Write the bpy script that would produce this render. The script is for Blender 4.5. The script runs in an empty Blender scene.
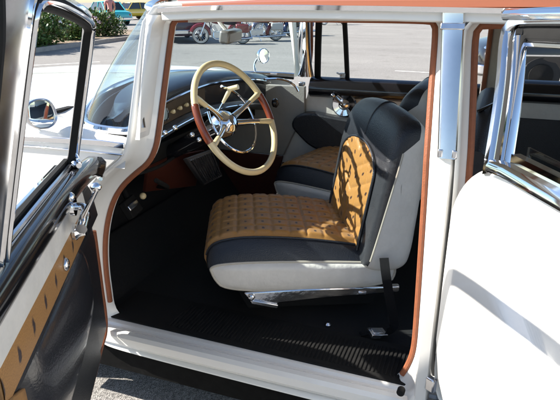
import bpy, bmesh, math, random
from mathutils import Vector, Matrix
random.seed(7)
R = math.radians
scene = bpy.context.scene
col = scene.collection
GZ = -0.06                                   # ground level

# ------------------------------------------------------------------ camera
F_PX = 544.0
CAM = Vector((1.14, -1.366, 1.43))
PITCH, YAW = R(20.0), R(20.2)
FW = Vector((-math.sin(YAW)*math.cos(PITCH), math.cos(YAW)*math.cos(PITCH), -math.sin(PITCH)))
RT = Vector((math.cos(YAW), math.sin(YAW), 0))
UP = RT.cross(FW)
def ray(u, v):
    return FW + RT*((u-280)/F_PX) + UP*((200-v)/F_PX)
def at(u, v, **k):
    (a, val), = k.items(); i = 'xyz'.index(a)
    r = ray(u, v); return CAM + r*((val-CAM[i])/r[i])
cd = bpy.data.cameras.new('camera'); cam = bpy.data.objects.new('camera', cd); col.objects.link(cam)
cam.location = CAM
cam.rotation_euler = (math.pi/2-PITCH, 0, YAW)
cd.sensor_width = 36; cd.lens = F_PX/560*36; cd.clip_start = .02; cd.clip_end = 3000
scene.camera = cam

# ------------------------------------------------------------------ materials
MATS = {}
def mat(name, color, rough=.5, metal=0., coat=0., spec=None, noise=None, bump=None, sheen=0.):
    """noise=(scale, amount) varies the base colour; bump=(scale, strength)"""
    m = bpy.data.materials.new(name); m.use_nodes = True
    nt = m.node_tree; b = nt.nodes['Principled BSDF']
    b.inputs['Base Color'].default_value = (*color, 1)
    b.inputs['Roughness'].default_value = rough
    b.inputs['Metallic'].default_value = metal
    b.inputs['Coat Weight'].default_value = coat
    b.inputs['Coat Roughness'].default_value = .04
    if spec is not None: b.inputs['Specular IOR Level'].default_value = spec
    if sheen: b.inputs['Sheen Weight'].default_value = sheen
    tc = nt.nodes.new('ShaderNodeTexCoord')
    if noise:
        n = nt.nodes.new('ShaderNodeTexNoise'); n.inputs['Scale'].default_value = noise[0]
        n.inputs['Detail'].default_value = 8; n.inputs['Roughness'].default_value = .65
        nt.links.new(tc.outputs['Object'], n.inputs['Vector'])
        r = nt.nodes.new('ShaderNodeValToRGB')
        a = noise[1]
        r.color_ramp.elements[0].position = .3; r.color_ramp.elements[1].position = .7
        r.color_ramp.elements[0].color = (*[c*(1-a) for c in color], 1)
        r.color_ramp.elements[1].color = (*[min(1, c*(1+a)) for c in color], 1)
        nt.links.new(n.outputs['Fac'], r.inputs['Fac']); nt.links.new(r.outputs['Color'], b.inputs['Base Color'])
        rr = nt.nodes.new('ShaderNodeMapRange'); rr.inputs[3].default_value = max(.0, rough*.85); rr.inputs[4].default_value = min(1, rough*1.2)
        nt.links.new(n.outputs['Fac'], rr.inputs[0]); nt.links.new(rr.outputs[0], b.inputs['Roughness'])
    if bump:
        n2 = nt.nodes.new('ShaderNodeTexNoise'); n2.inputs['Scale'].default_value = bump[0]; n2.inputs['Detail'].default_value = 4
        nt.links.new(tc.outputs['Object'], n2.inputs['Vector'])
        bp = nt.nodes.new('ShaderNodeBump'); bp.inputs['Strength'].default_value = bump[1]; bp.inputs['Distance'].default_value = .01
        nt.links.new(n2.outputs['Fac'], bp.inputs['Height']); nt.links.new(bp.outputs['Normal'], b.inputs['Normal'])
    MATS[name] = m; return m

mat('white_paint', (.76, .75, .72), .22, coat=.6, noise=(6, .015))
mat('white_trim', (.72, .69, .63), .3, coat=.3, noise=(9, .02))
mat('copper_paint', (.36, .115, .05), .35, coat=.6)
mat('brown_welt', (.24, .075, .03), .6, noise=(60, .12), bump=(300, .2))
mat('maroon_trim', (.07, .017, .010), .5, noise=(30, .15))
mat('chrome', (.83, .84, .86), .06, 1., noise=(12, .03))
mat('brushed_chrome', (.66, .67, .70), .22, 1., noise=(25, .08))
mat('satin_chrome', (.80, .80, .80), .14, 1., noise=(20, .1), bump=(14, .25))
mat('brown_brocade', (.23, .115, .035), .6, noise=(60, .3))
mat('silver_vinyl', (.034, .036, .041), .27, noise=(14, .08), bump=(40, .2))
mat('armrest_vinyl', (.02, .021, .026), .27, coat=.25, bump=(180, .12))
mat('black_gloss', (.009, .009, .011), .16, coat=.5)
mat('black_vinyl', (.016, .018, .023), .34, noise=(40, .15), bump=(260, .25))
mat('black_rubber', (.008, .008, .008), .8, spec=.25, noise=(50, .4))
mat('white_vinyl', (.64, .615, .57), .42, noise=(14, .06), bump=(11, .9))
mat('grey_vinyl', (.30, .29, .27), .5, noise=(10, .08), bump=(150, .15))
mat('carpet', (.012, .012, .013), .95, noise=(120, .5), bump=(700, .9))
mat('cream_plastic', (.72, .58, .33), .25, coat=.4, noise=(18, .04))
mat('brown_plastic', (.20, .045, .02), .22, coat=.5, noise=(22, .15))
mat('instrument_tan', (.075, .055, .04), .35, noise=(50, .2))
mat('headliner', (.42, .38, .33), .85, noise=(60, .06))
mat('piping', (.46, .42, .35), .5)
mat('underbody', (.006, .006, .006), .95, spec=.1, noise=(40, .4))
mat('tyre', (.016, .016, .017), .8, noise=(40, .2))
mat('whitewall', (.5, .48, .45), .6)
mat('belt_web', (.007, .007, .008), .85, spec=.2, bump=(500, .4))
mat('kerb', (.36, .33, .30), .9, noise=(6, .15), bump=(60, .3))
mat('soil', (.25, .19, .13), .95, noise=(5, .25), bump=(30, .5))
mat('turquoise_paint', (.03, .42, .46), .25, coat=.6)
mat('aqua_paint', (.16, .55, .62), .25, coat=.6)
mat('yellow_paint', (.75, .52, .05), .25, coat=.6)
mat('orange_paint', (.55, .2, .05), .3, coat=.5)
mat('maroon_paint', (.055, .004, .008), .25, coat=.6)
mat('red_paint', (.17, .008, .010), .22, coat=.6)
mat('blue_paint', (.03, .07, .2), .22, coat=.6)
mat('black_paint', (.008, .008, .01), .2, coat=.6)
mat('dark_glass', (.01, .013, .016), .05, coat=.5)
mat('skin', (.45, .25, .17), .6)
mat('pink_cloth', (.55, .25, .24), .85, noise=(25, .2))
mat('dark_cloth', (.02, .022, .035), .85, noise=(25, .3))
mat('dark_hair', (.025, .018, .012), .7)
mat('bark', (.10, .07, .05), .9)
mat('tail_red', (.35, .01, .01), .15, coat=.5)
mat('amber_lens', (.8, .35, .03), .15, coat=.5)
mat('mirror_glass', (.75, .78, .8), .02, 1.)

def glass(name, tint=(.93, .96, .95), base=.05, k=.85):
    m = bpy.data.materials.new(name); m.use_nodes = True; nt = m.node_tree
    nt.nodes.remove(nt.nodes['Principled BSDF']); out = nt.nodes['Material Output']
    lw = nt.nodes.new('ShaderNodeLayerWeight'); lw.inputs['Blend'].default_value = .5
    pw = nt.nodes.new('ShaderNodeMath'); pw.operation = 'POWER'; pw.inputs[1].default_value = 4
    ma = nt.nodes.new('ShaderNodeMath'); ma.operation = 'MULTIPLY_ADD'; ma.inputs[1].default_value = k; ma.inputs[2].default_value = base
    t = nt.nodes.new('ShaderNodeBsdfTransparent'); t.inputs[0].default_value = (*tint, 1)
    g = nt.nodes.new('ShaderNodeBsdfGlossy'); g.inputs['Roughness'].default_value = .01
    mx = nt.nodes.new('ShaderNodeMixShader')
    nt.links.new(lw.outputs['Facing'], pw.inputs[0]); nt.links.new(pw.outputs[0], ma.inputs[0])
    nt.links.new(ma.outputs[0], mx.inputs[0]); nt.links.new(t.outputs[0], mx.inputs[1]); nt.links.new(g.outputs[0], mx.inputs[2])
    nt.links.new(mx.outputs[0], out.inputs[0]); MATS[name] = m
glass('clear_glass'); glass('windshield_glass', (.80, .90, .92), .05, .7)

def brocade():
    """woven gold cloth; UV holds one tuft per unit cell, a small dark motif woven in each"""
    m = bpy.data.materials.new('gold_brocade'); m.use_nodes = True; nt = m.node_tree; b = nt.nodes['Principled BSDF']
    N = nt.nodes.new; L = nt.links.new
    uv = N('ShaderNodeUVMap'); uv.uv_map = 'UVMap'
    fr = N('ShaderNodeVectorMath'); fr.operation = 'FRACTION'; L(uv.outputs[0], fr.inputs[0])
    sb = N('ShaderNodeVectorMath'); sb.operation = 'SUBTRACT'; sb.inputs[1].default_value = (.5, .5, 0); L(fr.outputs[0], sb.inputs[0])
    nz = N('ShaderNodeTexNoise'); nz.inputs['Scale'].default_value = 7; L(uv.outputs[0], nz.inputs['Vector'])
    nm = N('ShaderNodeVectorMath'); nm.operation = 'MULTIPLY_ADD'; nm.inputs[1].default_value = (.16, .16, 0); nm.inputs[2].default_value = (-.08, -.08, 0); L(nz.outputs['Color'], nm.inputs[0])
    ad = N('ShaderNodeVectorMath'); ad.operation = 'ADD'; L(sb.outputs[0], ad.inputs[0]); L(nm.outputs[0], ad.inputs[1])
    sc = N('ShaderNodeVectorMath'); sc.operation = 'MULTIPLY'; sc.inputs[1].default_value = (1, .62, 0); L(ad.outputs[0], sc.inputs[0])
    ln = N('ShaderNodeVectorMath'); ln.operation = 'LENGTH'; L(sc.outputs[0], ln.inputs[0])
    lt = N('ShaderNodeMapRange'); lt.inputs[1].default_value = .06; lt.inputs[2].default_value = .10; lt.inputs[3].default_value = 1; lt.inputs[4].default_value = 0
    L(ln.outputs['Value'], lt.inputs[0])
    w = N('ShaderNodeTexNoise'); w.inputs['Scale'].default_value = 40; w.inputs['Detail'].default_value = 6; L(uv.outputs[0], w.inputs['Vector'])
    rp = N('ShaderNodeValToRGB'); rp.color_ramp.elements[0].position = .3; rp.color_ramp.elements[1].position = .75
    rp.color_ramp.elements[0].color = (.235, .102, .022, 1); rp.color_ramp.elements[1].color = (.45, .23, .06, 1)
    L(w.outputs['Fac'], rp.inputs['Fac'])
    mx = N('ShaderNodeMixRGB'); mx.inputs[2].default_value = (.028, .012, .010, 1)
    L(lt.outputs[0], mx.inputs[0]); L(rp.outputs[0], mx.inputs[1]); L(mx.outputs[0], b.inputs['Base Color'])
    b.inputs['Roughness'].default_value = .36; b.inputs['Sheen Weight'].default_value = .1
    bp = N('ShaderNodeBump'); bp.inputs['Strength'].default_value = .25; bp.inputs['Distance'].default_value = .003
    L(w.outputs['Fac'], bp.inputs['Height']); L(bp.outputs[0], b.inputs['Normal'])
    MATS['gold_brocade'] = m
brocade()

def asphalt(name, lo, hi, big):
    m = bpy.data.materials.new(name); m.use_nodes = True; nt = m.node_tree; b = nt.nodes['Principled BSDF']
    N = nt.nodes.new; L = nt.links.new
    tc = N('ShaderNodeTexCoord')
    v = N('ShaderNodeTexVoronoi'); v.inputs['Scale'].default_value = 190; L(tc.outputs['Object'], v.inputs['Vector'])
    n1 = N('ShaderNodeTexNoise'); n1.inputs['Scale'].default_value = big; n1.inputs['Detail'].default_value = 9; n1.inputs['Roughness'].default_value = .7
    mp = N('ShaderNodeMapping'); mp.inputs['Scale'].default_value = (.35, 1, 1); L(tc.outputs['Object'], mp.inputs[0]); L(mp.outputs[0], n1.inputs['Vector'])
    n2 = N('ShaderNodeTexNoise'); n2.inputs['Scale'].default_value = 90; n2.inputs['Detail'].default_value = 6; L(tc.outputs['Object'], n2.inputs['Vector'])
    r1 = N('ShaderNodeValToRGB'); r1.color_ramp.elements[0].position = .32; r1.color_ramp.elements[1].position = .7
    r1.color_ramp.elements[0].color = (*lo, 1); r1.color_ramp.elements[1].color = (*hi, 1); L(n1.outputs['Fac'], r1.inputs[0])
    r2 = N('ShaderNodeValToRGB'); r2.color_ramp.elements[0].position = .2; r2.color_ramp.elements[1].position = .8
    r2.color_ramp.elements[0].color = (.35, .34, .33, 1); r2.color_ramp.elements[1].color = (1.5, 1.47, 1.42, 1); L(v.outputs['Color'], r2.inputs[0])
    mu = N('ShaderNodeMixRGB'); mu.blend_type = 'MULTIPLY'; mu.inputs[0].default_value = .85; L(r1.outputs[0], mu.inputs[1]); L(r2.outputs[0], mu.inputs[2])
    n3 = N('ShaderNodeTexNoise'); n3.inputs['Scale'].default_value = .9; n3.inputs['Detail'].default_value = 5; L(tc.outputs['Object'], n3.inputs['Vector'])
    r3 = N('ShaderNodeValToRGB'); r3.color_ramp.elements[0].position = .62; r3.color_ramp.elements[1].position = .74
    r3.color_ramp.elements[0].color = (1, 1, 1, 1); r3.color_ramp.elements[1].color = (.62, .61, .60, 1); L(n3.outputs['Fac'], r3.inputs[0])
    mu2 = N('ShaderNodeMixRGB'); mu2.blend_type = 'MULTIPLY'; mu2.inputs[0].default_value = .8; L(mu.outputs[0], mu2.inputs[1]); L(r3.outputs[0], mu2.inputs[2])
    L(mu2.outputs[0], b.inputs['Base Color']); b.inputs['Roughness'].default_value = .9
    bp = N('ShaderNodeBump'); bp.inputs['Strength'].default_value = .6; bp.inputs['Distance'].default_value = .004
    L(v.outputs['Distance'], bp.inputs['Height']); L(bp.outputs[0], b.inputs['Normal'])
    MATS[name] = m
asphalt('asphalt', (.225, .218, .21), (.295, .286, .275), .5)
mat('road_paint', (.62, .6, .56), .8, noise=(7, .25))
def leafmat():
    m = bpy.data.materials.new('leaf'); m.use_nodes = True; nt = m.node_tree; b = nt.nodes['Principled BSDF']
    a = nt.nodes.new('ShaderNodeVertexColor'); a.layer_name = 'Col'
    nt.links.new(a.outputs[0], b.inputs['Base Color']); b.inputs['Roughness'].default_value = .55
    MATS['leaf'] = m
leafmat()

# ------------------------------------------------------------------ mesh helpers
def make(name, parts, m, parent=None, bevel=0., seg=2, sub=0, uv=None, angle=40, smooth=True, colors=None):
    """parts: (V, F) or list of them -> ONE mesh object"""
    if isinstance(parts, tuple): parts = [parts]
    V, Fc = [], []
    for v, f in parts:
        o = len(V); V += [tuple(p) for p in v]; Fc += [tuple(i+o for i in q) for q in f]
    me = bpy.data.meshes.new(name); me.from_pydata(V, [], Fc)
    bm = bmesh.new(); bm.from_mesh(me); bmesh.ops.recalc_face_normals(bm, faces=bm.faces); 
    if uv is not None:
        ul = bm.loops.layers.uv.new('UVMap')
        bm.verts.ensure_lookup_table()
        for f in bm.faces:
            for l in f.loops: l[ul].uv = uv[l.vert.index]
    bm.to_mesh(me); bm.free()
    if colors is not None:
        ca = me.color_attributes.new('Col', 'FLOAT_COLOR', 'POINT')
        for i, c in enumerate(colors): ca.data[i].color = (*c, 1)
    if smooth:
        me.polygons.foreach_set('use_smooth', [True]*len(me.polygons))
        me.set_sharp_from_angle(angle=R(angle))
    me.materials.append(MATS[m] if isinstance(m, str) else m)
    o = bpy.data.objects.new(name, me); col.objects.link(o)
    if parent is not None: o.parent = parent
    if bevel:
        b = o.modifiers.new('bevel', 'BEVEL'); b.width = bevel; b.segments = seg; b.limit_method = 'ANGLE'; b.angle_limit = R(40)
        b.harden_normals = False
    if sub:
        s = o.modifiers.new('sub', 'SUBSURF'); s.levels = s.render_levels = sub
    return o
def empty(name, loc=(0, 0, 0), rz=0., label=None, cat=None, group=None, parent=None):
    o = bpy.data.objects.new(name, None); col.objects.link(o); o.location = loc; o.rotation_euler = (0, 0, rz)
    o.empty_display_size = .2
    if parent is not None: o.parent = parent
    if label: tag(o, label, cat, group)
    return o
def tag(o, label=None, cat=None, group=None, kind=None):
    if label: o['label'] = label
    if cat: o['category'] = cat
    if group: o['group'] = group
    if kind: o['kind'] = kind
    return o
def copy_tree(o, parent=None):
    c = o.copy(); col.objects.link(c)
    if parent is not None: c.parent = parent
    for ch in list(o.children): copy_tree(ch, c)
    return c
def box(c, s, rz=0., ry=0., rx=0.):
    M = Matrix.Translation(Vector(c)) @ Matrix.Rotation(rz, 4, 'Z') @ Matrix.Rotation(ry, 4, 'Y') @ Matrix.Rotation(rx, 4, 'X')
    V = [M @ Vector((x*s[0]/2, y*s[1]/2, z*s[2]/2)) for x in (-1, 1) for y in (-1, 1) for z in (-1, 1)]
    return V, [(0, 1, 3, 2), (4, 6, 7, 5), (0, 4, 5, 1), (2, 3, 7, 6), (0, 2, 6, 4), (1, 5, 7, 3)]
def grid(rows, closed_u=False, closed_v=False, cap=False):
    """rows: list of equal-length point lists"""
    n, m = len(rows), len(rows[0]); V = [p for r in rows for p in r]; Fc = []
    for i in range(n if closed_v else n-1):
        for j in range(m if closed_u else m-1):
            a, b = i*m+j, i*m+(j+1) % m; c, d = ((i+1) % n)*m+(j+1) % m, ((i+1) % n)*m+j
            Fc.append((a, b, c, d))
    if cap:
        Fc.append(tuple(range(m))); Fc.append(tuple((n-1)*m+j for j in range(m)))
    return V, Fc
def frames(path, closed=False, up=None):
    P = [Vector(p) for p in path]; n = len(P); out = []
    prev = None
    for i in range(n):
        a = P[(i-1) % n] if (closed or i > 0) else P[i]; b = P[(i+1) % n] if (closed or i < n-1) else P[i]
        t = (b-a)
        if t.length < 1e-9: t = Vector((1, 0, 0))
        t.normalize()
        if up is not None:
            s = t.cross(Vector(up)); s = s.normalized() if s.length > 1e-6 else Vector((1, 0, 0)); nn = s.cross(t)
        else:
            if prev is None:
                h = Vector((0, 0, 1)) if abs(t.z) < .9 else Vector((1, 0, 0)); s = t.cross(h).normalized()
            else:
                s = prev - t*prev.dot(t); s.normalize()
            prev = s; nn = s.cross(t)
        out.append((P[i], s, nn))
    return out
def tube(path, r, n=10, closed=False):
    fr = frames(path, closed); rows = []
    for i, (p, s, nn) in enumerate(fr):
        rr = r[i] if isinstance(r, (list, tuple)) else r
        rows.append([p + s*(rr*math.cos(a)) + nn*(rr*math.sin(a)) for a in (2*math.pi*k/n for k in range(n))])
    return grid(rows, True, closed, not closed)
def sweep(path, prof, up, closed=False):
    """prof: closed list of (side, up) offsets"""
    fr = frames(path, closed, up)
    return grid([[p + s*a + nn*b for a, b in prof] for p, s, nn in fr], True, closed, not closed)
def rect(a0, a1, b0, b1): return [(a0, b0), (a1, b0), (a1, b1), (a0, b1)]
def prism(out, fn0, fn1):
    """out: 2-D outline; fn0 / fn1 map it to the two faces"""
    n = len(out); V = [fn0(*p) for p in out] + [fn1(*p) for p in out]
    Fc = [tuple(range(n)), tuple(range(n, 2*n))] + [(i, (i+1) % n, n+(i+1) % n, n+i) for i in range(n)]
    return V, Fc
def lathe(prof, c, axis, n=24):
    """prof: (radius, along axis)"""
    ax = Vector(axis).normalized(); h = Vector((0, 0, 1)) if abs(ax.z) < .9 else Vector((1, 0, 0))
    e1 = ax.cross(h).normalized(); e2 = ax.cross(e1); c = Vector(c)
    rows = [[c + ax*z + (e1*math.cos(a)+e2*math.sin(a))*max(r, 1e-4) for a in (2*math.pi*k/n for k in range(n))] for r, z in prof]
    return grid(rows, True, False, True)
def ring(prof, c, axis, n=24):
    V, Fc = lathe(prof, c, axis, n); m = len(prof); return V, [f for f in Fc if len(f) == 4] + [((m-1)*n+j, (m-1)*n+(j+1) % n, (j+1) % n, j) for j in range(n)]
def ball(c, r, n=12, sx=1, sy=1, sz=1):
    c = Vector(c); rows = []
    for i in range(n//2+1):
        th = math.pi*i/(n//2)
        rows.append([c+Vector((r*sx*max(math.sin(th), 1e-3)*math.cos(a), r*sy*max(math.sin(th), 1e-3)*math.sin(a), r*sz*math.cos(th))) for a in (2*math.pi*k/n for k in range(n))])
    return grid(rows, True, False, True)
def smooth_poly(P, it=2, closed=False):
    P = [Vector(p) for p in P]
    for _ in range(it):
        Q = []
        n = len(P)
        rng = range(n) if closed else range(n-1)
        if not closed: Q.append(P[0])
        for i in rng:
            a, b = P[i], P[(i+1) % n]; Q += [a*.75+b*.25, a*.25+b*.75]
        if not closed: Q.append(P[-1])
        P = Q
    return P
def resample(P, n, closed=False):
    P = [Vector(p) for p in P]
    if closed: P = P+[P[0]]
    L = [0]
    for a, b in zip(P, P[1:]): L.append(L[-1]+(b-a).length)
    out = []; k = 0
    for i in range(n):
        s = L[-1]*i/(n if closed else n-1)
        while k < len(P)-2 and L[k+1] < s: k += 1
        d = L[k+1]-L[k]; out.append(P[k].lerp(P[k+1], (s-L[k])/d if d > 1e-9 else 0))
    return out
def lerp(a, b, t): return a+(b-a)*t
def spline(P, n):
    """Catmull-Rom through points, n samples"""
    P = [Vector(p) for p in P]; m = len(P)-1; out = []
    for i in range(n):
        s = i*m/(n-1); k = min(int(s), m-1); t = s-k
        p0 = P[k-1] if k > 0 else P[k]*2-P[k+1]; p1, p2 = P[k], P[k+1]; p3 = P[k+2] if k+2 <= m else P[k+1]*2-P[k]
        out.append(.5*((2*p1)+(p2-p0)*t+(2*p0-5*p1+4*p2-p3)*t*t+(3*p1-p0-3*p2+p3)*t**3))
    return out

# ================================================================== SETTING
def rectz(x0, x1, y0, y1, z): return ([(x0, y0, z), (x1, y0, z), (x1, y1, z), (x0, y1, z)], [(0, 1, 2, 3)])
tag(make('ground', rectz(-900, 900, -900, 900, GZ), 'asphalt', smooth=False), kind='structure')
# painted bay lines on the parking lot
lines = []
def line(p, q, w=.1):
    p, q = Vector((p[0], p[1], 0)), Vector((q[0], q[1], 0)); d = (q-p).normalized(); s = Vector((-d.y, d.x, 0))*w/2
    lines.append(([(*(a.xy), GZ+.004) for a in (p-s, q-s, q+s, p+s)], [(0, 1, 2, 3)]))
line(at(395, 71, z=GZ), at(470, 75, z=GZ)); line(at(26, 66, z=GZ), at(100, 62, z=GZ), .12)
line((-3, 40), (14, 41), .12); line((-13, 34), (-4, 38), .12)
tag(make('parking_lines', lines, 'road_paint', smooth=False), kind='structure')
# planted island with kerb
k0, k1 = Vector((-11.6, 8.0, 0)), Vector((-13.9, 24.5, 0)); kd = (k1-k0).normalized(); kn = Vector((-kd.y, kd.x, 0))
isl = [k0, k1, k1+kn*4.2, k0+kn*4.2]
rnd = smooth_poly([isl[0]+kn*.6, isl[0], isl[0]+kd*.6] + [isl[1]-kd*.6, isl[1], isl[1]+kn*.6] + [isl[2]-kn*.6, isl[2], isl[2]-kd*.6] + [isl[3]+kd*.6, isl[3], isl[3]-kn*.6], 2, True)
kprof = [(-.02, -.05), (-.02, .11), (0, .14), (.14, .14), (.15, -.05)]
tag(make('kerb', sweep([(p.x, p.y, GZ) for p in rnd], kprof, (0, 0, 1), True), 'kerb'), kind='structure')
tag(make('planting_bed', ([(p.x, p.y, GZ+.1) for p in rnd], [tuple(range(len(rnd)))]), 'soil', smooth=False), kind='structure')

def bush(p, w, h, label, flowers, seed, n=3000):
    rnd_ = random.Random(seed)
    root = empty('oleander_bush', (p[0], p[1], GZ+.1), 0, label, 'bush', 'oleander bushes on the planted island')
    V, Fc, C = [], [], []; FV, FF = [], []
    lumps = [(Vector((rnd_.uniform(-w*.34, w*.34), rnd_.uniform(-w*.34, w*.34), rnd_.uniform(h*.3, h*.72))), rnd_.uniform(.22, .36)*w) for _ in range(13)]
    for i in range(n):
        c, r = rnd_.choice(lumps)
        d = Vector((rnd_.gauss(0, 1), rnd_.gauss(0, 1), rnd_.gauss(.25, 1))).normalized()
        q = c + d*r*(rnd_.random()**.33)*Vector((1, 1, 1)).length/1.73
        if q.z < .04: q.z = rnd_.uniform(.04, .3)
        ln = rnd_.uniform(.09, .17); wd = ln*.3
        a = (d*.7+Vector((rnd_.uniform(-1, 1), rnd_.uniform(-1, 1), rnd_.uniform(-.3, 1)))).normalized(); s = a.cross(Vector((rnd_.uniform(-1, 1), rnd_.uniform(-1, 1), 1))).normalized()
        o = len(V); V += [q, q+a*ln*.5+s*wd, q+a*ln, q+a*ln*.5-s*wd]; Fc.append((o, o+1, o+2, o+3))
        g = rnd_.uniform(.55, 1.5); cc = (.085*g, .15*g, .032*g) if rnd_.random() > .12 else (.17*g, .15*g, .05*g); C += [cc]*4
    st = []
    for k in range(9):
        a = rnd_.uniform(0, 6.28); e = Vector((math.cos(a)*w*.3, math.sin(a)*w*.3, h*.6))
        st.append(tube([(0.06*math.cos(a), .06*math.sin(a), -.02), e*.5+Vector((0, 0, h*.1)), e], [.022, .016, .006], 6))
    make('stem', st, 'bark', root)
    fl = []
    for k in range(flowers):
        c, r = rnd_.choice(lumps); d = Vector((rnd_.gauss(.3, 1), rnd_.gauss(-.6, 1), rnd_.gauss(.5, .8))).normalized(); q = c+d*r*1.02
        for j in range(4):
            e = q+Vector((rnd_.uniform(-.06, .06), rnd_.uniform(-.06, .06), rnd_.uniform(-.04, .05)))
            n2 = (d+Vector((rnd_.uniform(-.6, .6), rnd_.uniform(-.6, .6), .3))).normalized(); s = n2.cross(Vector((0, 0, 1))).normalized(); t = n2.cross(s)
            o = len(FV)
            FV += [e+(s*math.cos(x)+t*math.sin(x))*.038+n2*(.01 if kk % 2 else 0) for kk, x in enumerate(2*math.pi*z/5 for z in range(5))] ; FF.append(tuple(range(o, o+5)))
    o = len(V); V += FV; Fc += [tuple(q+o for q in f) for f in FF]; C += [(.72, .50, .48) if (k//20) % 3 else (.78, .70, .66) for k in range(len(FV))]
    make('foliage', (V, Fc), 'leaf', root, smooth=False, colors=C)
    return root
mat('petal', (.75, .52, .50), .6, noise=(3, .3))
def isl_at(u, back, along=0.):
    q = at(u, 50-(u-25)*.13, z=.04); return (q.x+kn.x*back+kd.x*along, q.y+kn.y*back+kd.y*along)
bp = [(isl_at(33, .95), 2.0, .92, 'bushy green oleander nearest the chrome door frame with scattered white flowers', 16),
      (isl_at(50, 1.1), 2.1, 1.0, 'tall dark green oleander in the middle of the row before the pale blue car', 10),
      (isl_at(66, 1.05), 2.0, .98, 'dark oleander seen right beside the slanting door vent post', 10),
      (isl_at(101, 1.3), 1.5, .55, 'low sparse oleander with yellowing leaves beside the standing person', 14),
      (isl_at(130, 1.2), 1.8, .80, 'round oleander thick with pale pink blooms right of the standing person', 50),
      (isl_at(20, 1.0), 1.9, .9, 'oleander at the left end of the row, behind the open door rear post', 10)]
for i, (p, w, h, lb, fl) in enumerate(bp): bush(p, w, h, lb, fl, 40+i)

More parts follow.
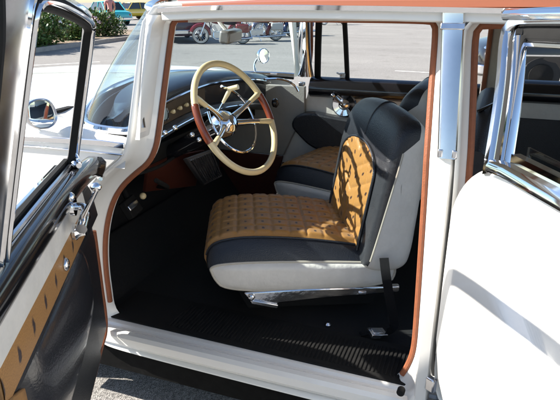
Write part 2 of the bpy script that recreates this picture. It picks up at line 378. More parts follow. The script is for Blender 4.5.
# ------------------------------------------------------------------ other vehicles on the lot
def wheel_parts(root, x, y, r, w, side, ww=True, name='wheel'):
    ax = (0, 1, 0)
    t = make(name, lathe([(r*.62, -w/2), (r*.9, -w/2), (r, -w*.32), (r, w*.32), (r*.9, w/2), (r*.62, w/2)], (x, y, r), ax, 28), 'tyre', root)
    if ww: make('whitewall', ring([(r*.62, .0), (r*.86, 0), (r*.86, .012*side), (r*.62, .014*side)], (x, y+side*w/2, r), ax, 28), 'whitewall', t)
    make('hubcap', lathe([(r*.62, -.02*side), (r*.6, .015*side), (r*.35, .03*side), (r*.12, .045*side), (0, .05*side)], (x, y+side*w/2, r), ax, 24), 'chrome' if ww else 'black_rubber', t)
def bg_car(name, label, loc, rz, paint, L=4.9, W=1.85, H=1.5, roof=None, cabin=(.34, .80), ww=True):
    """a fifties car: x runs from the nose (0) to the tail (L)"""
    root = empty(name, (loc[0], loc[1], GZ), rz, label, 'car', 'cars parked around the lot')
    hd = H*.62
    def sec(x, zt, hw, zb=.26):
        pts = [(0, zb), (hw*.86, zb), (hw*.97, zb+.12), (hw, (zb+zt)/2), (hw*.97, zt-.10), (hw*.86, zt-.02), (hw*.5, zt+.015), (0, zt+.025)]
        full = pts + [(-a, b) for a, b in reversed(pts[1:-1])]
        return [(x, a, b) for a, b in full]
    st = [(0, .62, .72), (.06, .70, .80), (.2, .76, .86), (.5, .83, .9), (1.0, .87, .92), (1.7, .90, .925), (2.6, .90, .925), (3.4, .90, .925), (4.0, .90, .92), (4.5, .87, .88), (4.82, .80, .82), (4.9, .66, .74)]
    k = hd/.9
    make('body', grid([sec(x*L/4.9, z*k, hw*W/1.85) for x, z, hw in st], True, False, True), paint, root, sub=1)
    c0, c1 = cabin[0]*L, cabin[1]*L
    def csec(x, z, hw): return [(x, -hw, z), (x, hw, z)]
    zb = hd-.03
    gl = [[(c0-.25, -.74*W/1.85, zb), (c0-.25, .74*W/1.85, zb)], [(c0+.35, -.60, H-.06), (c0+.35, .60, H-.06)], [(c1-.45, -.60, H-.06), (c1-.45, .60, H-.06)], [(c1+.2, -.72*W/1.85, zb), (c1+.2, .72*W/1.85, zb)]]
    n = 2
    out = [gl[0], gl[1], gl[2], gl[3]]
    V = [p for r in out for p in r]
    make('window', (V, [(0, 1, 3, 2), (2, 3, 5, 4), (4, 5, 7, 6), (0, 2, 4, 6), (1, 7, 5, 3), (0, 6, 7, 1)]), 'dark_glass', root, bevel=.03)
    rf = []
    for x, dz in ((c0+.27, -.075), (c0+.45, -.02), (lerp(c0, c1, .5), .02), (c1-.55, -.01), (c1-.35, -.075)):
        rf.append([(x, y, H+dz-.05*(abs(y)/.63)**2-.0) for y in (-.63, -.5, -.25, 0, .25, .5, .63)] + [(x, y, H-.09) for y in (.62, .25, -.25, -.62)])
    make('roof', grid(rf, True, False, True), roof or paint, root, sub=1)
    for s in (-1, 1):
        for t_ in [tube([(c0-.25, s*.75, zb), (c0+.35, s*.615, H-.07)], .028, 6), tube([(lerp(c0, c1, .52), s*.76, zb), (lerp(c0, c1, .52), s*.625, H-.07)], .035, 6), tube([(c1+.18, s*.73, zb), (c1-.45, s*.615, H-.07)], .05, 6)]: make('pillar', t_, roof or paint, root)
        for x in (.95*L/4.9, 3.85*L/4.9):
            wheel_parts(root, x, s*(W/2-.12), .33, .2, s, ww)
        make('headlight', lathe([(.0, -.05), (.10, -.05), (.10, .0), (.08, .02), (0, .03)], (.1, s*.62, .62*k), (-1, 0, 0), 18), 'chrome', root)
        make('tail_light', lathe([(.0, -.05), (.07, -.05), (.07, .02), (0, .04)], (L-.05, s*.66, .62*k), (1, 0, 0), 16), 'tail_red', root)
        make('side_trim', sweep([(x*L/4.9, s*(hw*W/1.85+.006), .6*k) for x, z, hw in st[3:-2]], rect(-.008, .008, -.012, .012), (0, 0, 1)), 'chrome', root)
    make('bumper', sweep(spline([(.25, -.93, .42), (-.04, -.75, .42), (-.1, 0, .42), (-.04, .75, .42), (.25, .93, .42)], 20), rect(-.03, .03, -.075, .075), (0, 0, 1)), 'chrome', root, bevel=.02)
    make('bumper', sweep(spline([(L-.25, -.93, .42), (L+.04, -.75, .42), (L+.1, 0, .42), (L+.04, .75, .42), (L-.25, .93, .42)], 20), rect(-.03, .03, -.075, .075), (0, 0, 1)), 'chrome', root, bevel=.02)
    make('grille', box((.02, 0, .55*k), (.06, 1.05, .16)), 'chrome', root, bevel=.02)
    return root
def lot(u, v): q = at(u, v, z=GZ); return (q.x, q.y)
def lotc(u, v, rz, L=4.9): q = at(u, v, z=GZ); return (q.x-L/2*math.cos(R(rz)), q.y-L/2*math.sin(R(rz)))
bg_car('classic_car', 'pale aqua classic car behind the oleander row', lotc(66, 29, 41), R(41), 'aqua_paint', H=1.38)
bg_car('classic_car', 'deep turquoise classic car behind the standing person', lotc(107, 24.5, -30), R(-30), 'turquoise_paint', H=1.55, W=1.95)
bg_car('classic_car', 'bright yellow classic car farthest back beside the turquoise one', lotc(133, 19.5, 75), R(75), 'yellow_paint', H=1.5)
bg_car('classic_car', 'burnt orange classic car behind the left end of the bushes', lotc(39, 25, 100), R(100), 'orange_paint', H=1.5)
tl_ = lot(187, 43.5)
bg_car('classic_car', 'dark maroon classic car beside the motorcycles, seen over the steering wheel', (tl_[0]-4.4*math.cos(R(-48)), tl_[1]-4.4*math.sin(R(-48))), R(-48), 'maroon_paint', L=4.4, H=1.62)
bg_car('classic_car', 'black car parked beyond the rear window', tuple(at(468, 74, z=GZ+.24).xy), R(14), 'black_paint', L=5.0, H=1.6, W=1.9, ww=False)

def motorcycle(label, loc, rz, paint, accent, fairing=False):
    """x runs forward; wheels on the ground at z=0"""
    root = empty('motorcycle', (loc[0], loc[1], GZ), rz, label, 'motorcycle', 'motorcycles parked in a row')
    for x, r in ((.78, .32), (-.78, .31)):
        wl = make('wheel', ring([(r*.72, -.05), (r*.92, -.06), (r, -.03), (r, .03), (r*.92, .06), (r*.72, .05)], (x, 0, r), (0, 1, 0), 30), 'tyre', root)
        make('whitewall', [ring([(r*.7, 0), (r*.9, 0), (r*.9, .008*s), (r*.7, .01*s)], (x, .06*s, r), (0, 1, 0), 30) for s in (-1, 1)], 'whitewall', wl)
        make('rim', [ring([(r*.72, -.04), (r*.66, -.04), (r*.66, .04), (r*.72, .04)], (x, 0, r), (0, 1, 0), 30), lathe([(.05, -.07), (.05, .07)], (x, 0, r), (0, 1, 0), 12)] +
             [tube([(x, 0, r), (x+r*.7*math.cos(a), 0, r+r*.7*math.sin(a))], .007, 5) for a in (2*math.pi*k/12 for k in range(12))], 'chrome', wl)
        fp = [(x+(r+.04)*math.cos(a), 0, r+(r+.04)*math.sin(a)) for a in (R(20+k*10) if x > 0 else R(-10+k*10) for k in range(17))]
        make('fender', sweep(fp, [(-.09, -.05), (-.07, .0), (0, .02), (.07, 0), (.09, -.05), (.06, -.02), (-.06, -.02)], (0, 1, 0.001)) if False else tube(fp, .075, 8), paint, root)
    make('fork', [tube([(.78, s*.09, .32), (.50, s*.09, .98)], .026, 8) for s in (-1, 1)], 'chrome', root)
    make('handlebar', tube(spline([(.22, -.42, 1.06), (.36, -.36, 1.1), (.5, -.14, 1.02), (.5, .14, 1.02), (.36, .36, 1.1), (.22, .42, 1.06)], 24), .016, 8), 'chrome', root)
    make('headlight', lathe([(.03, -.1), (.1, -.06), (.115, .03), (.1, .05), (0, .055)], (.62, 0, .90), (1, 0, 0), 20), 'chrome', root)
    tank = [[(x, w*math.cos(a), z+h*math.sin(a)) for a in (2*math.pi*k/14 for k in range(14))] for x, w, h, z in ((.42, .05, .05, .86), (.34, .12, .1, .85), (.15, .16, .13, .84), (-.05, .13, .11, .81), (-.17, .05, .05, .78))]
    make('fuel_tank', grid(tank, True, False, True), paint, root)
    make('seat', [ball((-.32, 0, .76), .2, 16, 1.35, .85, .4), ball((-.72, 0, .84), .16, 16, 1.2, .85, .4)], 'black_vinyl', root)
    eng = [box((.1, 0, .33), (.42, .26, .22)), box((-.12, 0, .36), (.24, .24, .24))]
    for a, x in ((R(22), .22), (R(-22), -.02)):
        for j in range(6): eng.append(lathe([(.0, -.008), (.1, -.008), (.1, .008), (0, .008)], (x+math.sin(a)*.035*j*1.4, 0, .46+.036*j), (math.sin(a), 0, math.cos(a)), 14))
    make('engine', eng, 'brushed_chrome', root, bevel=.01)
    make('frame', [tube([(.45, 0, .92), (.38, 0, .3), (-.3, 0, .2), (-.78, .0, .31), (-.5, 0, .68), (.42, 0, .86)], .022, 6)], 'black_paint', root)
    for s in (-1, 1):
        make('exhaust', tube(spline([(.3, s*.14, .42), (.25, s*.18, .2), (-.2, s*.2, .17), (-.7, s*.2, .19), (-1.15, s*.2, .22)], 20), [.024]*10+[.045]*10, 10), 'chrome', root)
        make('saddlebag', box((-.78, s*.27, .56), (.5, .16, .3)), accent, root, bevel=.06, seg=3)
    make('crash_bar', tube(spline([(.36, -.05, .72), (.38, -.32, .6), (.36, -.3, .32), (.34, 0, .22), (.36, .3, .32), (.38, .32, .6), (.36, .05, .72)], 30), .015, 6), 'chrome', root)
    if fairing:
        fs = [[(x, w*math.cos(a), z+h*math.sin(a)) for a in (2*math.pi*k/16 for k in range(16))] for x, w, h, z in ((.74, .06, .05, .95), (.68, .26, .17, .97), (.56, .38, .24, 1.0), (.42, .40, .26, 1.02))]
        make('fairing', grid(fs, True, False, True), paint, root)
        make('windscreen', grid([[(.55-.5*t, y, 1.18+.34*t-.5*y*y) for y in (-.3, -.15, 0, .15, .3)] for t in (0, .5, 1)]), 'clear_glass', root)
    make('tail_light', ball((-1.1, 0, .62), .05), 'tail_red', root)
    make('stand', tube([(.0, .12, .25), (-.12, .3, .0)], .012, 6), 'chrome', root)
    return root
motorcycle('red touring motorcycle with a whitewall tyre nearest the maroon car', lot(222, 44), R(205), 'red_paint', 'red_paint', True)
motorcycle('large red motorcycle with a fairing behind the rear-view mirror', lot(257, 41), R(214), 'red_paint', 'whitewall', True)
motorcycle('dark blue motorcycle at the near end of the row behind the far windshield post', lot(291, 36), R(222), 'blue_paint', 'blue_paint')
motorcycle('small chrome motorcycle far across the lot seen through the vent window', lot(334, 25), R(225), 'black_paint', 'black_paint')
motorcycle('dark motorcycle between the red tourer and the blue one', lot(276, 37), R(225), 'blue_paint', 'black_paint', True)

# ------------------------------------------------------------------ person by the island
def skin_mesh(name, joints, edges, m, parent, root_i=0, sub=2):
    me = bpy.data.meshes.new(name); me.from_pydata([j[0] for j in joints], edges, [])
    o = bpy.data.objects.new(name, me); col.objects.link(o); o.parent = parent
    o.modifiers.new('skin', 'SKIN').use_smooth_shade = True
    sv = me.skin_vertices[0].data if me.skin_vertices else None
    if sv is None:
        bm = bmesh.new(); bm.from_mesh(me); bm.verts.layers.skin.verify(); bm.to_mesh(me); bm.free(); sv = me.skin_vertices[0].data
    for i, j in enumerate(joints):
        sv[i].radius = (j[1], j[2] if len(j) > 2 else j[1]); sv[i].use_root = (i == root_i)
    s = o.modifiers.new('sub', 'SUBSURF'); s.levels = s.render_levels = sub
    me.materials.append(MATS[m]); return o
def person(label, loc, rz, top, legs):
    root = empty('person', (loc[0], loc[1], loc[2]), rz, label, 'person')
    J = [((0, 0, .93), .13, .10), ((0, 0, 1.12), .13, .09), ((0, 0, 1.32), .17, .10), ((0, 0, 1.44), .11, .08), ((0, 0, 1.50), .05), ((.01, 0, 1.58), .075), ((.015, 0, 1.66), .085), ((.01, 0, 1.73), .06),
         ((.0, .19, 1.40), .06), ((.02, .25, 1.14), .045), ((.16, .20, .95), .035), ((.2, .18, .88), .03), ((0, -.19, 1.40), .06), ((-.03, -.25, 1.13), .045), ((.10, -.25, .92), .035), ((.14, -.24, .85), .03),
         ((0, .10, .86), .095), ((.05, .11, .48), .06), ((.0, .11, .09), .042), ((.13, .12, .04), .035), ((0, -.10, .86), .095), ((.0, -.11, .48), .06), ((-.12, -.11, .1), .042), ((.02, -.12, .05), .035)]
    E_ = [(0, 1), (1, 2), (2, 3), (3, 4), (4, 5), (5, 6), (6, 7), (3, 8), (8, 9), (9, 10), (10, 11), (3, 12), (12, 13), (13, 14), (14, 15), (0, 16), (16, 17), (17, 18), (18, 19), (0, 20), (20, 21), (21, 22), (22, 23)]
    skin_mesh('body', J, E_, 'skin', root)
    S = [((0, 0, .90), .155, .125), ((0, 0, 1.12), .15, .11), ((0, 0, 1.32), .19, .12), ((0, 0, 1.44), .12, .09), ((0, .20, 1.40), .075), ((.01, .255, 1.22), .065), ((0, -.20, 1.40), .075), ((-.01, -.255, 1.22), .065)]
    skin_mesh('shirt', S, [(0, 1), (1, 2), (2, 3), (3, 4), (4, 5), (3, 6), (6, 7)], top, root)
    P = [((0, 0, .93), .15, .12), ((0, .10, .84), .115), ((.05, .11, .48), .085), ((.0, .11, .12), .07), ((0, -.10, .84), .115), ((.0, -.11, .48), .085), ((-.12, -.11, .13), .07)]
    skin_mesh('trousers', P, [(0, 1), (1, 2), (2, 3), (0, 4), (4, 5), (5, 6)], legs, root)
    make('hair', [ball((-.015, 0, 1.70), .1, 14, 1, .9, .95)], 'dark_hair', root)
    make('shoe', [ball((.08, .115, .04), .05, 12, 2.3, .95, .8)], 'black_rubber', root)
    make('shoe', [ball((-.04, -.115, .04), .05, 12, 2.3, .95, .8)], 'black_rubber', root)
    make('nose', ball((.105, 0, 1.645), .016), 'skin', root)
    make('eyes', [ball((.088, s*.033, 1.67), .011) for s in (-1, 1)], 'dark_hair', root)
    make('mouth', ball((.09, 0, 1.60), .02, 10, .5, 1.2, .3), 'maroon_trim', root)
    make('ear', [ball((.0, .088, 1.65), .026, 10, .7, .4, 1.1)], 'skin', root)
    make('ear', [ball((.0, -.088, 1.65), .026, 10, .7, .4, 1.1)], 'skin', root)
    return root
person('person in a pink top and dark trousers standing by the flowering bush', (-16.9, 22.9, GZ+.1), R(150), 'pink_cloth', 'dark_cloth')
# ================================================================== THE CAR
car = empty('vintage_car', (0, 0, 0), 0, 'white vintage car with copper roof trim and gold brocade seats, both near doors swung open', 'car')
W2 = 1.62                                     # overall width; the body is mirrored about y = .81
def tumble(z): return 0. if z < 1.02 else .12*((z-1.02)/.38)**1.25
def side_at(u, v, depth):
    y = depth
    for _ in range(6):
        p = at(u, v, y=y); y = depth+tumble(p.z)
    return p
def offs(P, d):
    """offset a closed (x,z) polyline outwards"""
    n = len(P); A = sum(P[i].x*P[(i+1) % n].z-P[(i+1) % n].x*P[i].z for i in range(n)); sg = 1 if A > 0 else -1
    out = []
    for i in range(n):
        t = P[(i+1) % n]-P[i-1]; t.y = 0; t.normalize(); nn = Vector((t.z, 0, -t.x))*sg
        out.append(P[i]+nn*(d(i) if callable(d) else d))
    return out

# front opening, measured along the weather-strip
fc = [(107, 296), (104, 275), (102.5, 252), (104, 228), (110, 203), (120, 186), (134, 173), (147, 163), (153, 150), (156.5, 135), (162, 90), (169.5, 30), (171, 21), (177, 18.6), (250, 18.3), (340, 18.8), (425, 20), (434.5, 21.5), (436.5, 30), (433, 75), (428, 150), (424, 215), (417, 320), (414.5, 350), (410, 364), (400, 381), (380, 385), (260, 357), (130, 326), (114, 319), (108.5, 308)]
F0 = resample(smooth_poly([side_at(u, v, .085) for u, v in fc], 2, True), 200, True)
def inset(P, d, y):                          # loop offset by d in the side plane, pushed to depth y (plus tumblehome)
    Q = offs(P, d)
    return [Vector((q.x, y+tumble(q.z), q.z)) for q in Q]
zc = [p.z for p in F0]
loops = [inset(F0, -.004, .115), inset(F0, .008, .085), inset(F0, .021, .075), inset(F0, .031, .035), inset(F0, .036, .012), inset(F0, .043, .001), inset(F0, .050, .0)]
for lp in loops[:4]:                          # the carpet lies over the inner lip of the sill
    for p in lp:
        if p.z < .36 and -.02 < p.x < .985: p.z = min(p.z, .300)
make('door_frame', grid(loops, True), 'white_paint', car, angle=60)
wl_ = [p for p in inset(F0, -.002, .096)]
st_ = max(range(200), key=lambda i: wl_[i].x-wl_[i].z*.6 if wl_[i].z < .5 else -9)     # rear bottom corner
seq = wl_[st_:]+wl_[:st_]
lo = min(p.z for p in wl_)
k0_ = [i for i, p in enumerate(seq) if p.z > lo+.035]
make('weatherstrip', tube(seq[k0_[0]:k0_[-1]+1] if False else [p for p in (wl_[-6:]+wl_[:-6]) if p.z > lo+.075 or p.x > 1.0 and p.z > lo+.045], .0092, 8), 'brown_welt', car)
# rear opening
rt_, rb_ = side_at(474, 30, .085).x, side_at(470.5, 165, .085).x
rw = [(rb_+.004, .36), (rb_, .6), (rb_, .98), (lerp(rb_, rt_, .5), 1.2), (rt_, 1.36), (rt_+.016, 1.378), (1.5, 1.375), (2.0, 1.35), (2.08, 1.3), (2.06, 1.05), (1.96, .8), (1.72, .45), (1.62, .33), (1.2, .33)]
R0 = resample(smooth_poly([(x, 0, z) for x, z in rw], 2, True), 160, True)
loops = [inset(R0, -.004, .115), inset(R0, .008, .085), inset(R0, .014, .075), inset(R0, .020, .03), inset(R0, .025, .006), inset(R0, .031, .0)]
make('door_frame', grid(loops, True), 'white_paint', car, angle=60)
make('weatherstrip', tube(inset(R0, -.002, .096), .0095, 8, True), 'brown_welt', car)
# centre pillar: white box section with a bright cover plate on its upper half
cp = []
for z in (.30, .6, .9, 1.02, 1.1, 1.2, 1.3, 1.385):
    y = tumble(z)
    k_ = max(0, (z-1.0)/.385); a_ = lerp(1.058, 1.046, k_); b_ = lerp(1.094, 1.082, k_)
    cp.append([(a_, y+.004, z), (a_+.004, y-.001, z), (b_-.004, y-.001, z), (b_, y+.004, z), (b_+.008, y+.10, z), (a_-.008, y+.10, z)])
make('center_pillar', grid(cp, True, False, True), 'white_paint', car, angle=35)
zt, zb_ = at(453, 8, y=.11).z, at(449, 158, y=.01).z
pl = []
for k in range(9):
    z = lerp(zb_, zt, k/8); y = min(tumble(z)-.004, .107)
    xa, xb = side_at(lerp(438.5, 443.5, k/8), lerp(158, 8, k/8), 0).x, side_at(lerp(455.5, 464, k/8), lerp(158, 8, k/8), 0).x
    pl.append([(xa-.003, y+.004, z), (xa, y-.003, z), (xa+.006, y-.005, z), (xb-.006, y-.005, z), (xb, y-.003, z), (xb+.003, y+.004, z)])
xt_, xu_ = (pl[7][0][0]+pl[7][5][0])/2, (pl[0][0][0], pl[0][5][0])
plate = make('pillar_cover', grid(pl, True, False, True), 'plate_chrome', car, angle=35) if 'plate_chrome' in MATS else make('pillar_cover', grid(pl, True, False, True), mat('plate_chrome', (.82, .80, .76), .20, 1., noise=(4, .10), bump=(5, .06)), car, angle=35)
for c_ in [box((xt_, tumble(zt-.045)-.008, zt-.043), (.058, .008, .016), rx=R(-18)), box((xu_[0]+.006, tumble(zb_+.01)-.008, zb_+.012), (.012, .006, .02)), box((xu_[1]-.006, tumble(zb_+.01)-.008, zb_+.012), (.012, .006, .02))]: make('cover_clip', c_, 'brushed_chrome', plate, bevel=.002)
p = at(431, 384, y=-.002); make('door_hinge', box(p, (.03, .02, .045), rz=R(-30)), 'brushed_chrome', car, bevel=.005)
# roof rail and drip moulding over both openings
def rail_pts(dy, dz): 
    return [(x, tumble(1.40)+dy, z+dz) for x, z in ((.22, 1.406), (.45, 1.414), (.8, 1.414), (1.1, 1.410), (1.6, 1.402), (2.2, 1.375))]
def mirror(P): return [(p[0], W2-p[1], p[2]) for p in P]
NR = [(-.006, -.026), (.0, -.03), (.05, -.03), (.05, .006), (.0, .004), (-.006, -.002)]
for S in (0, 1):
    P = spline(rail_pts(0, 0), 40); D = spline(rail_pts(-.020, -.001), 40); K = spline(rail_pts(.004, .014), 40)
    if S: P, D, K = mirror(P), mirror(D), mirror(K)
    m = -1 if S else 1
    make('roof_rail', sweep(P, [(-a*m, b) for a, b in NR], (0, 0, 1)), 'white_paint', car, angle=50)
    make('drip_rail', sweep(D, [(-a*m, b) for a, b in ((-.006, -.004), (.02, -.008), (.02, -.002), (.0, .002), (-.003, .009), (-.008, .008))], (0, 0, 1)), 'chrome', car, angle=50)
# roof skin and headliner
def roof_rows(dz, inset_):
    rows = []
    for i in range(15):
        t = i/14; row = []
        for j in range(-1, 22):
            s = min(max(j/20*2-1, -1), 1)
            y = .81+s*(.81-.118-inset_)
            xf = .02+.27*abs(s)**2.6+inset_*.3; xr = 2.65-.25*abs(s)**3
            x = lerp(xf, xr, t)
            z = 1.435+.085*(1-abs(s)**2.6)**.8*(1-.35*(2*t-1)**4) - .012*(1-t)**6 + dz
            if j in (-1, 21): z -= .016; y += -.003 if j < 0 else .003
            row.append((x, y, z))
        rows.append(row)
    return rows
make('roof', grid(roof_rows(0, 0)), 'copper_paint', car)
make('headliner', grid(roof_rows(-.035, .02)), 'headliner', car)
# windscreen: wraps round to the near and far pillars
gb_, gt_ = at(143, 128, y=.032), at(149, 15, y=.135)
wb = spline([gb_, (.09, .058, 1.044), (-.07, .10, 1.040), (-.20, .23, 1.048), (-.28, .47, 1.092), (-.30, .81, 1.115), (-.28, 1.15, 1.092), (-.20, 1.39, 1.062), (-.07, 1.52, 1.05), (.09, 1.562, 1.046), (.195, 1.575, 1.04)], 61)
wt = spline([gt_, (.16, .18, 1.405), (.08, .26, 1.415), (.035, .40, 1.43), (.02, .60, 1.45), (.015, .81, 1.46), (.02, 1.02, 1.45), (.035, 1.22, 1.43), (.08, 1.36, 1.415), (.16, 1.44, 1.405), (.235, 1.47, 1.398)], 61)
wr = []
for k in range(9):
    t = k/8; wr.append([a.lerp(b, t)+Vector((-.025*math.sin(math.pi*t), 0, 0)) for a, b in zip(wb, wt)])
make('windshield', grid(wr), 'windshield_glass', car)
edge = [wr[k][0] for k in range(9)]; edge2 = [wr[k][-1] for k in range(9)]
make('windshield_trim', [tube(wb[3:-3], .013, 8), tube(wt, .012, 8), tube(edge, .009, 8), tube(edge2, .012, 8)], 'chrome', car)
make('windshield_seal', tube([p+Vector((.012, .004, -.012)) for p in wb[4:-4]], .012, 8), 'black_rubber', car)
# near front pillar, white, between the glass and the door opening
wq = sorted([p for p in inset(F0, .018, .02) if p.x < .30 and p.z > 1.0], key=lambda p: p.z)
def w_at(z): return min(wq, key=lambda p: abs(p.z-z)).x
ap, apf = [], []
for k in range(-1, 12):
    t = k/11; g = gb_.lerp(gt_, max(0, t)); z = g.z-(.03 if k < 0 else 0); y = tumble(z); x1 = w_at(z)
    ap.append([(g.x-.004, y+.055, z), (g.x-.004, y+.008, z), (g.x+.008, y-.004, z), (lerp(g.x, x1, .75), y-.005, z), (x1+.004, y+.002, z), (x1+.004, y+.07, z)])
    apf.append([(p_[0]-.02, W2-p_[1], p_[2]) for p_ in ap[-1]])
make('windshield_pillar', grid(ap, True, False, True), 'white_paint', car, angle=50)
make('windshield_pillar', grid(apf, True, False, True), 'white_trim', car, angle=50)
# bright inner garnish of the far pillar
fg = []
for k in range(8):
    t = k/7; z = lerp(1.05, 1.40, t); x = lerp(.235, .262, t); y = 1.505-tumble(z)*.8
    w = lerp(.026, .02, t)+ (.02*(1-t)**6)
    fg.append([(x-w, y-.0, z), (x-w*.6, y-.018, z), (x, y-.024, z), (x+w*.6, y-.018, z), (x+w, y, z), (x, y+.04, z)])
make('pillar_garnish', grid(fg, True, False, True), 'chrome', car)

# ---- front clip
def hood_z(x, s):
    c = 1-abs(s)**2.4
    fend = .05*math.exp(-((abs(s)-.86)/.10)**2)
    return (1.0+.085*c**.9+fend) - .10*max(0, (-x-.5)/1.5)**2
def wb_at(y):
    y = min(max(y, wb[0].y), wb[-1].y)
    for a, b in zip(wb, wb[1:]):
        if a.y <= y <= b.y and b.y > a.y: return a.lerp(b, (y-a.y)/(b.y-a.y))
    return wb[0]
hr = []
for i in range(18):
    t = (i/17)**.75; row = []
    for j in range(49):
        s = j/48*2-1; y = .81+s*.805
        q = wb_at(y); xb = q.x+.03
        if y < .05 or y > 1.57: xb = min(xb, .115)
        x = lerp(-2.0, xb, t)
        z = hood_z(x, s)
        if abs(s) > .93: z -= ((abs(s)-.93)/.07)**2*.07
        w_ = max(0, 1-(xb-x)/.35); w_ = w_*w_*(3-2*w_)
        if abs(s) < .955: z = lerp(z, q.z-.012, w_)
        else: z = lerp(z, q.z-.03, w_*max(0, 1-(abs(s)-.955)/.03))
        row.append((x, y, z))
    hr.append(row)
make('hood', grid(hr), 'white_paint', car, angle=60)
# near fender side with its dogleg edge following the door opening
dog = [p for p in inset(F0, .0505, 0.)]
dogp = sorted([p for p in dog if p.x < .26 and .34 < p.z < 1.0], key=lambda p: p.z)
dogp = [p for i, p in enumerate(dogp) if i % 2 == 0]
def arch(cx, r, z0): return [(cx+r*math.cos(a), z0+r*math.sin(a)) for a in (math.pi*k/14 for k in range(15))]
fo = [(p.x, p.z) for p in dogp] + [(dogp[-1].x-.004, 1.008), (.03, 1.012), (-.2, 1.0), (-.6, .985), (-1.3, .965), (-2.0, .90), (-2.0, .38)] + [(x, z) for x, z in reversed(arch(-1.05, .38, .34))] + [(-.3, .30)]
for S in (0, 1):
    m = (lambda x, z: (x, -.0005, z), lambda x, z: (x, .03, z)) if not S else (lambda x, z: (x, W2, z), lambda x, z: (x, W2-.03, z))
    make('front_fender', prism(fo, *m), 'white_paint', car, bevel=.006)
make('cowl_trim', [sweep([(.13, -.004, 1.014), (.05, -.006, 1.018), (-.12, -.006, 1.012), (-.4, -.006, 1.0)], rect(-.004, .004, -.009, .009), (0, 0, 1)), sweep([(.12, -.004, .985), (.0, -.005, .985), (-.4, -.005, .975)], rect(-.003, .003, -.003, .003), (0, 0, 1))], 'chrome', car, bevel=.002)
make('front_panel', grid([[(-2.0-.06*math.sin(math.pi*k/6), .81+s*.8*1.0, lerp(.38, .93, k/6)) for s in (-1, -.5, 0, .5, 1)] for k in range(7)]), 'white_paint', car)
make('grille', [box((-2.09, .81, .5+.05*k), (.04, 1.2, .018)) for k in range(5)], 'chrome', car, bevel=.005)
make('bumper', sweep(spline([(-1.75, -.06, .42), (-2.12, .1, .42), (-2.2, .81, .42), (-2.12, 1.52, .42), (-1.75, 1.68, .42)], 24), rect(-.03, .03, -.08, .08), (0, 0, 1)), 'chrome', car, bevel=.02)
for y in (.22, 1.40):
    make('headlight', lathe([(0, -.05), (.1, -.05), (.105, .02), (.09, .04), (0, .06)], (-2.06, y, .78), (-1, 0, 0), 24), 'chrome', car)
# ---- rear body
qo = [(p.x, p.z) for p in inset(R0, .056, 0.) if p.x > 1.5 and p.z < 1.02]
qo = sorted(qo, key=lambda p: -p[1])
qp = [(3.1, 1.02), (3.15, .5), (2.75, .36)] + arch(2.15, .40, .34)[0:13]
qo2 = [(2.13, 1.02), (3.05, 1.02), (3.2, .9), (3.2, .42), (2.62, .34)] + arch(2.2, .42, .34)[1:12] + [(1.86, .62), (2.0, .8), (2.09, .96)]
for S in (0, 1):
    m = (lambda x, z: (x, .0, z), lambda x, z: (x, .03, z)) if not S else (lambda x, z: (x, W2, z), lambda x, z: (x, W2-.03, z))
    make('rear_fender', prism(qo2, *m), 'white_paint', car, bevel=.01)
    yy = (lambda z: tumble(z)) if not S else (lambda z: W2-tumble(z))
    d = .05 if not S else -.05
    make('rear_pillar', grid([[(lerp(2.14, 2.12, t), yy(z), z), (lerp(2.75, 2.5, t), yy(z), z), (lerp(2.75, 2.5, t), yy(z)+d, z), (lerp(2.14, 2.12, t), yy(z)+d, z)] for t, z in ((0, 1.0), (.5, 1.22), (1, 1.43))], True, False, True), 'white_paint', car)
make('trunk_lid', grid([[(x, .81+s*.8, z+.03*(1-s*s)) for s in (-1, -.6, 0, .6, 1)] for x, z in ((2.55, 1.02), (2.9, 1.01), (3.1, .97), (3.2, .85), (3.22, .40))]), 'white_paint', car)
make('rear_window', grid([[(lerp(2.72, 2.5, t), .81+s*.62, lerp(1.03, 1.42, t)) for s in (-1, 0, 1)] for t in (0, .5, 1)]), 'clear_glass', car)
make('bumper', sweep(spline([(3.0, -.05, .44), (3.27, .1, .44), (3.32, .81, .44), (3.27, 1.52, .44), (3.0, 1.67, .44)], 24), rect(-.03, .03, -.08, .08), (0, 0, 1)), 'chrome', car, bevel=.02)
for y in (.2, 1.42):
    make('tail_light', lathe([(0, -.05), (.07, -.05), (.07, .02), (0, .05)], (3.2, y, .72), (1, 0, 0), 20), 'tail_red', car)
for x in (-1.05, 2.2):
    for y, s in ((.13, -1), (1.49, 1)):
        wheel_parts_z = GZ
        r, w = .34, .19
        t = make('wheel', lathe([(r*.62, -w/2), (r*.9, -w/2), (r, -w*.32), (r, w*.32), (r*.9, w/2), (r*.62, w/2)], (x, y, r+GZ), (0, 1, 0), 32), 'tyre', car)
        make('whitewall', ring([(r*.62, 0), (r*.86, 0), (r*.86, .01*s), (r*.62, .012*s)], (x, y+s*w/2, r+GZ), (0, 1, 0), 32), 'whitewall', t)
        make('hubcap', lathe([(r*.62, -.02*s), (r*.6, .015*s), (r*.3, .03*s), (0, .05*s)], (x, y+s*w/2, r+GZ), (0, 1, 0), 28), 'chrome', t)
make('underbody', [box((.6, .81, .215), (3.6, 1.4, .09)), box((-1.2, .81, .55), (1.3, 1.1, .6)), box((.50, .070, .185), (1.9, .06, .125))], 'underbody', car)  # last box: low black strip added along the sill to deepen the shade below

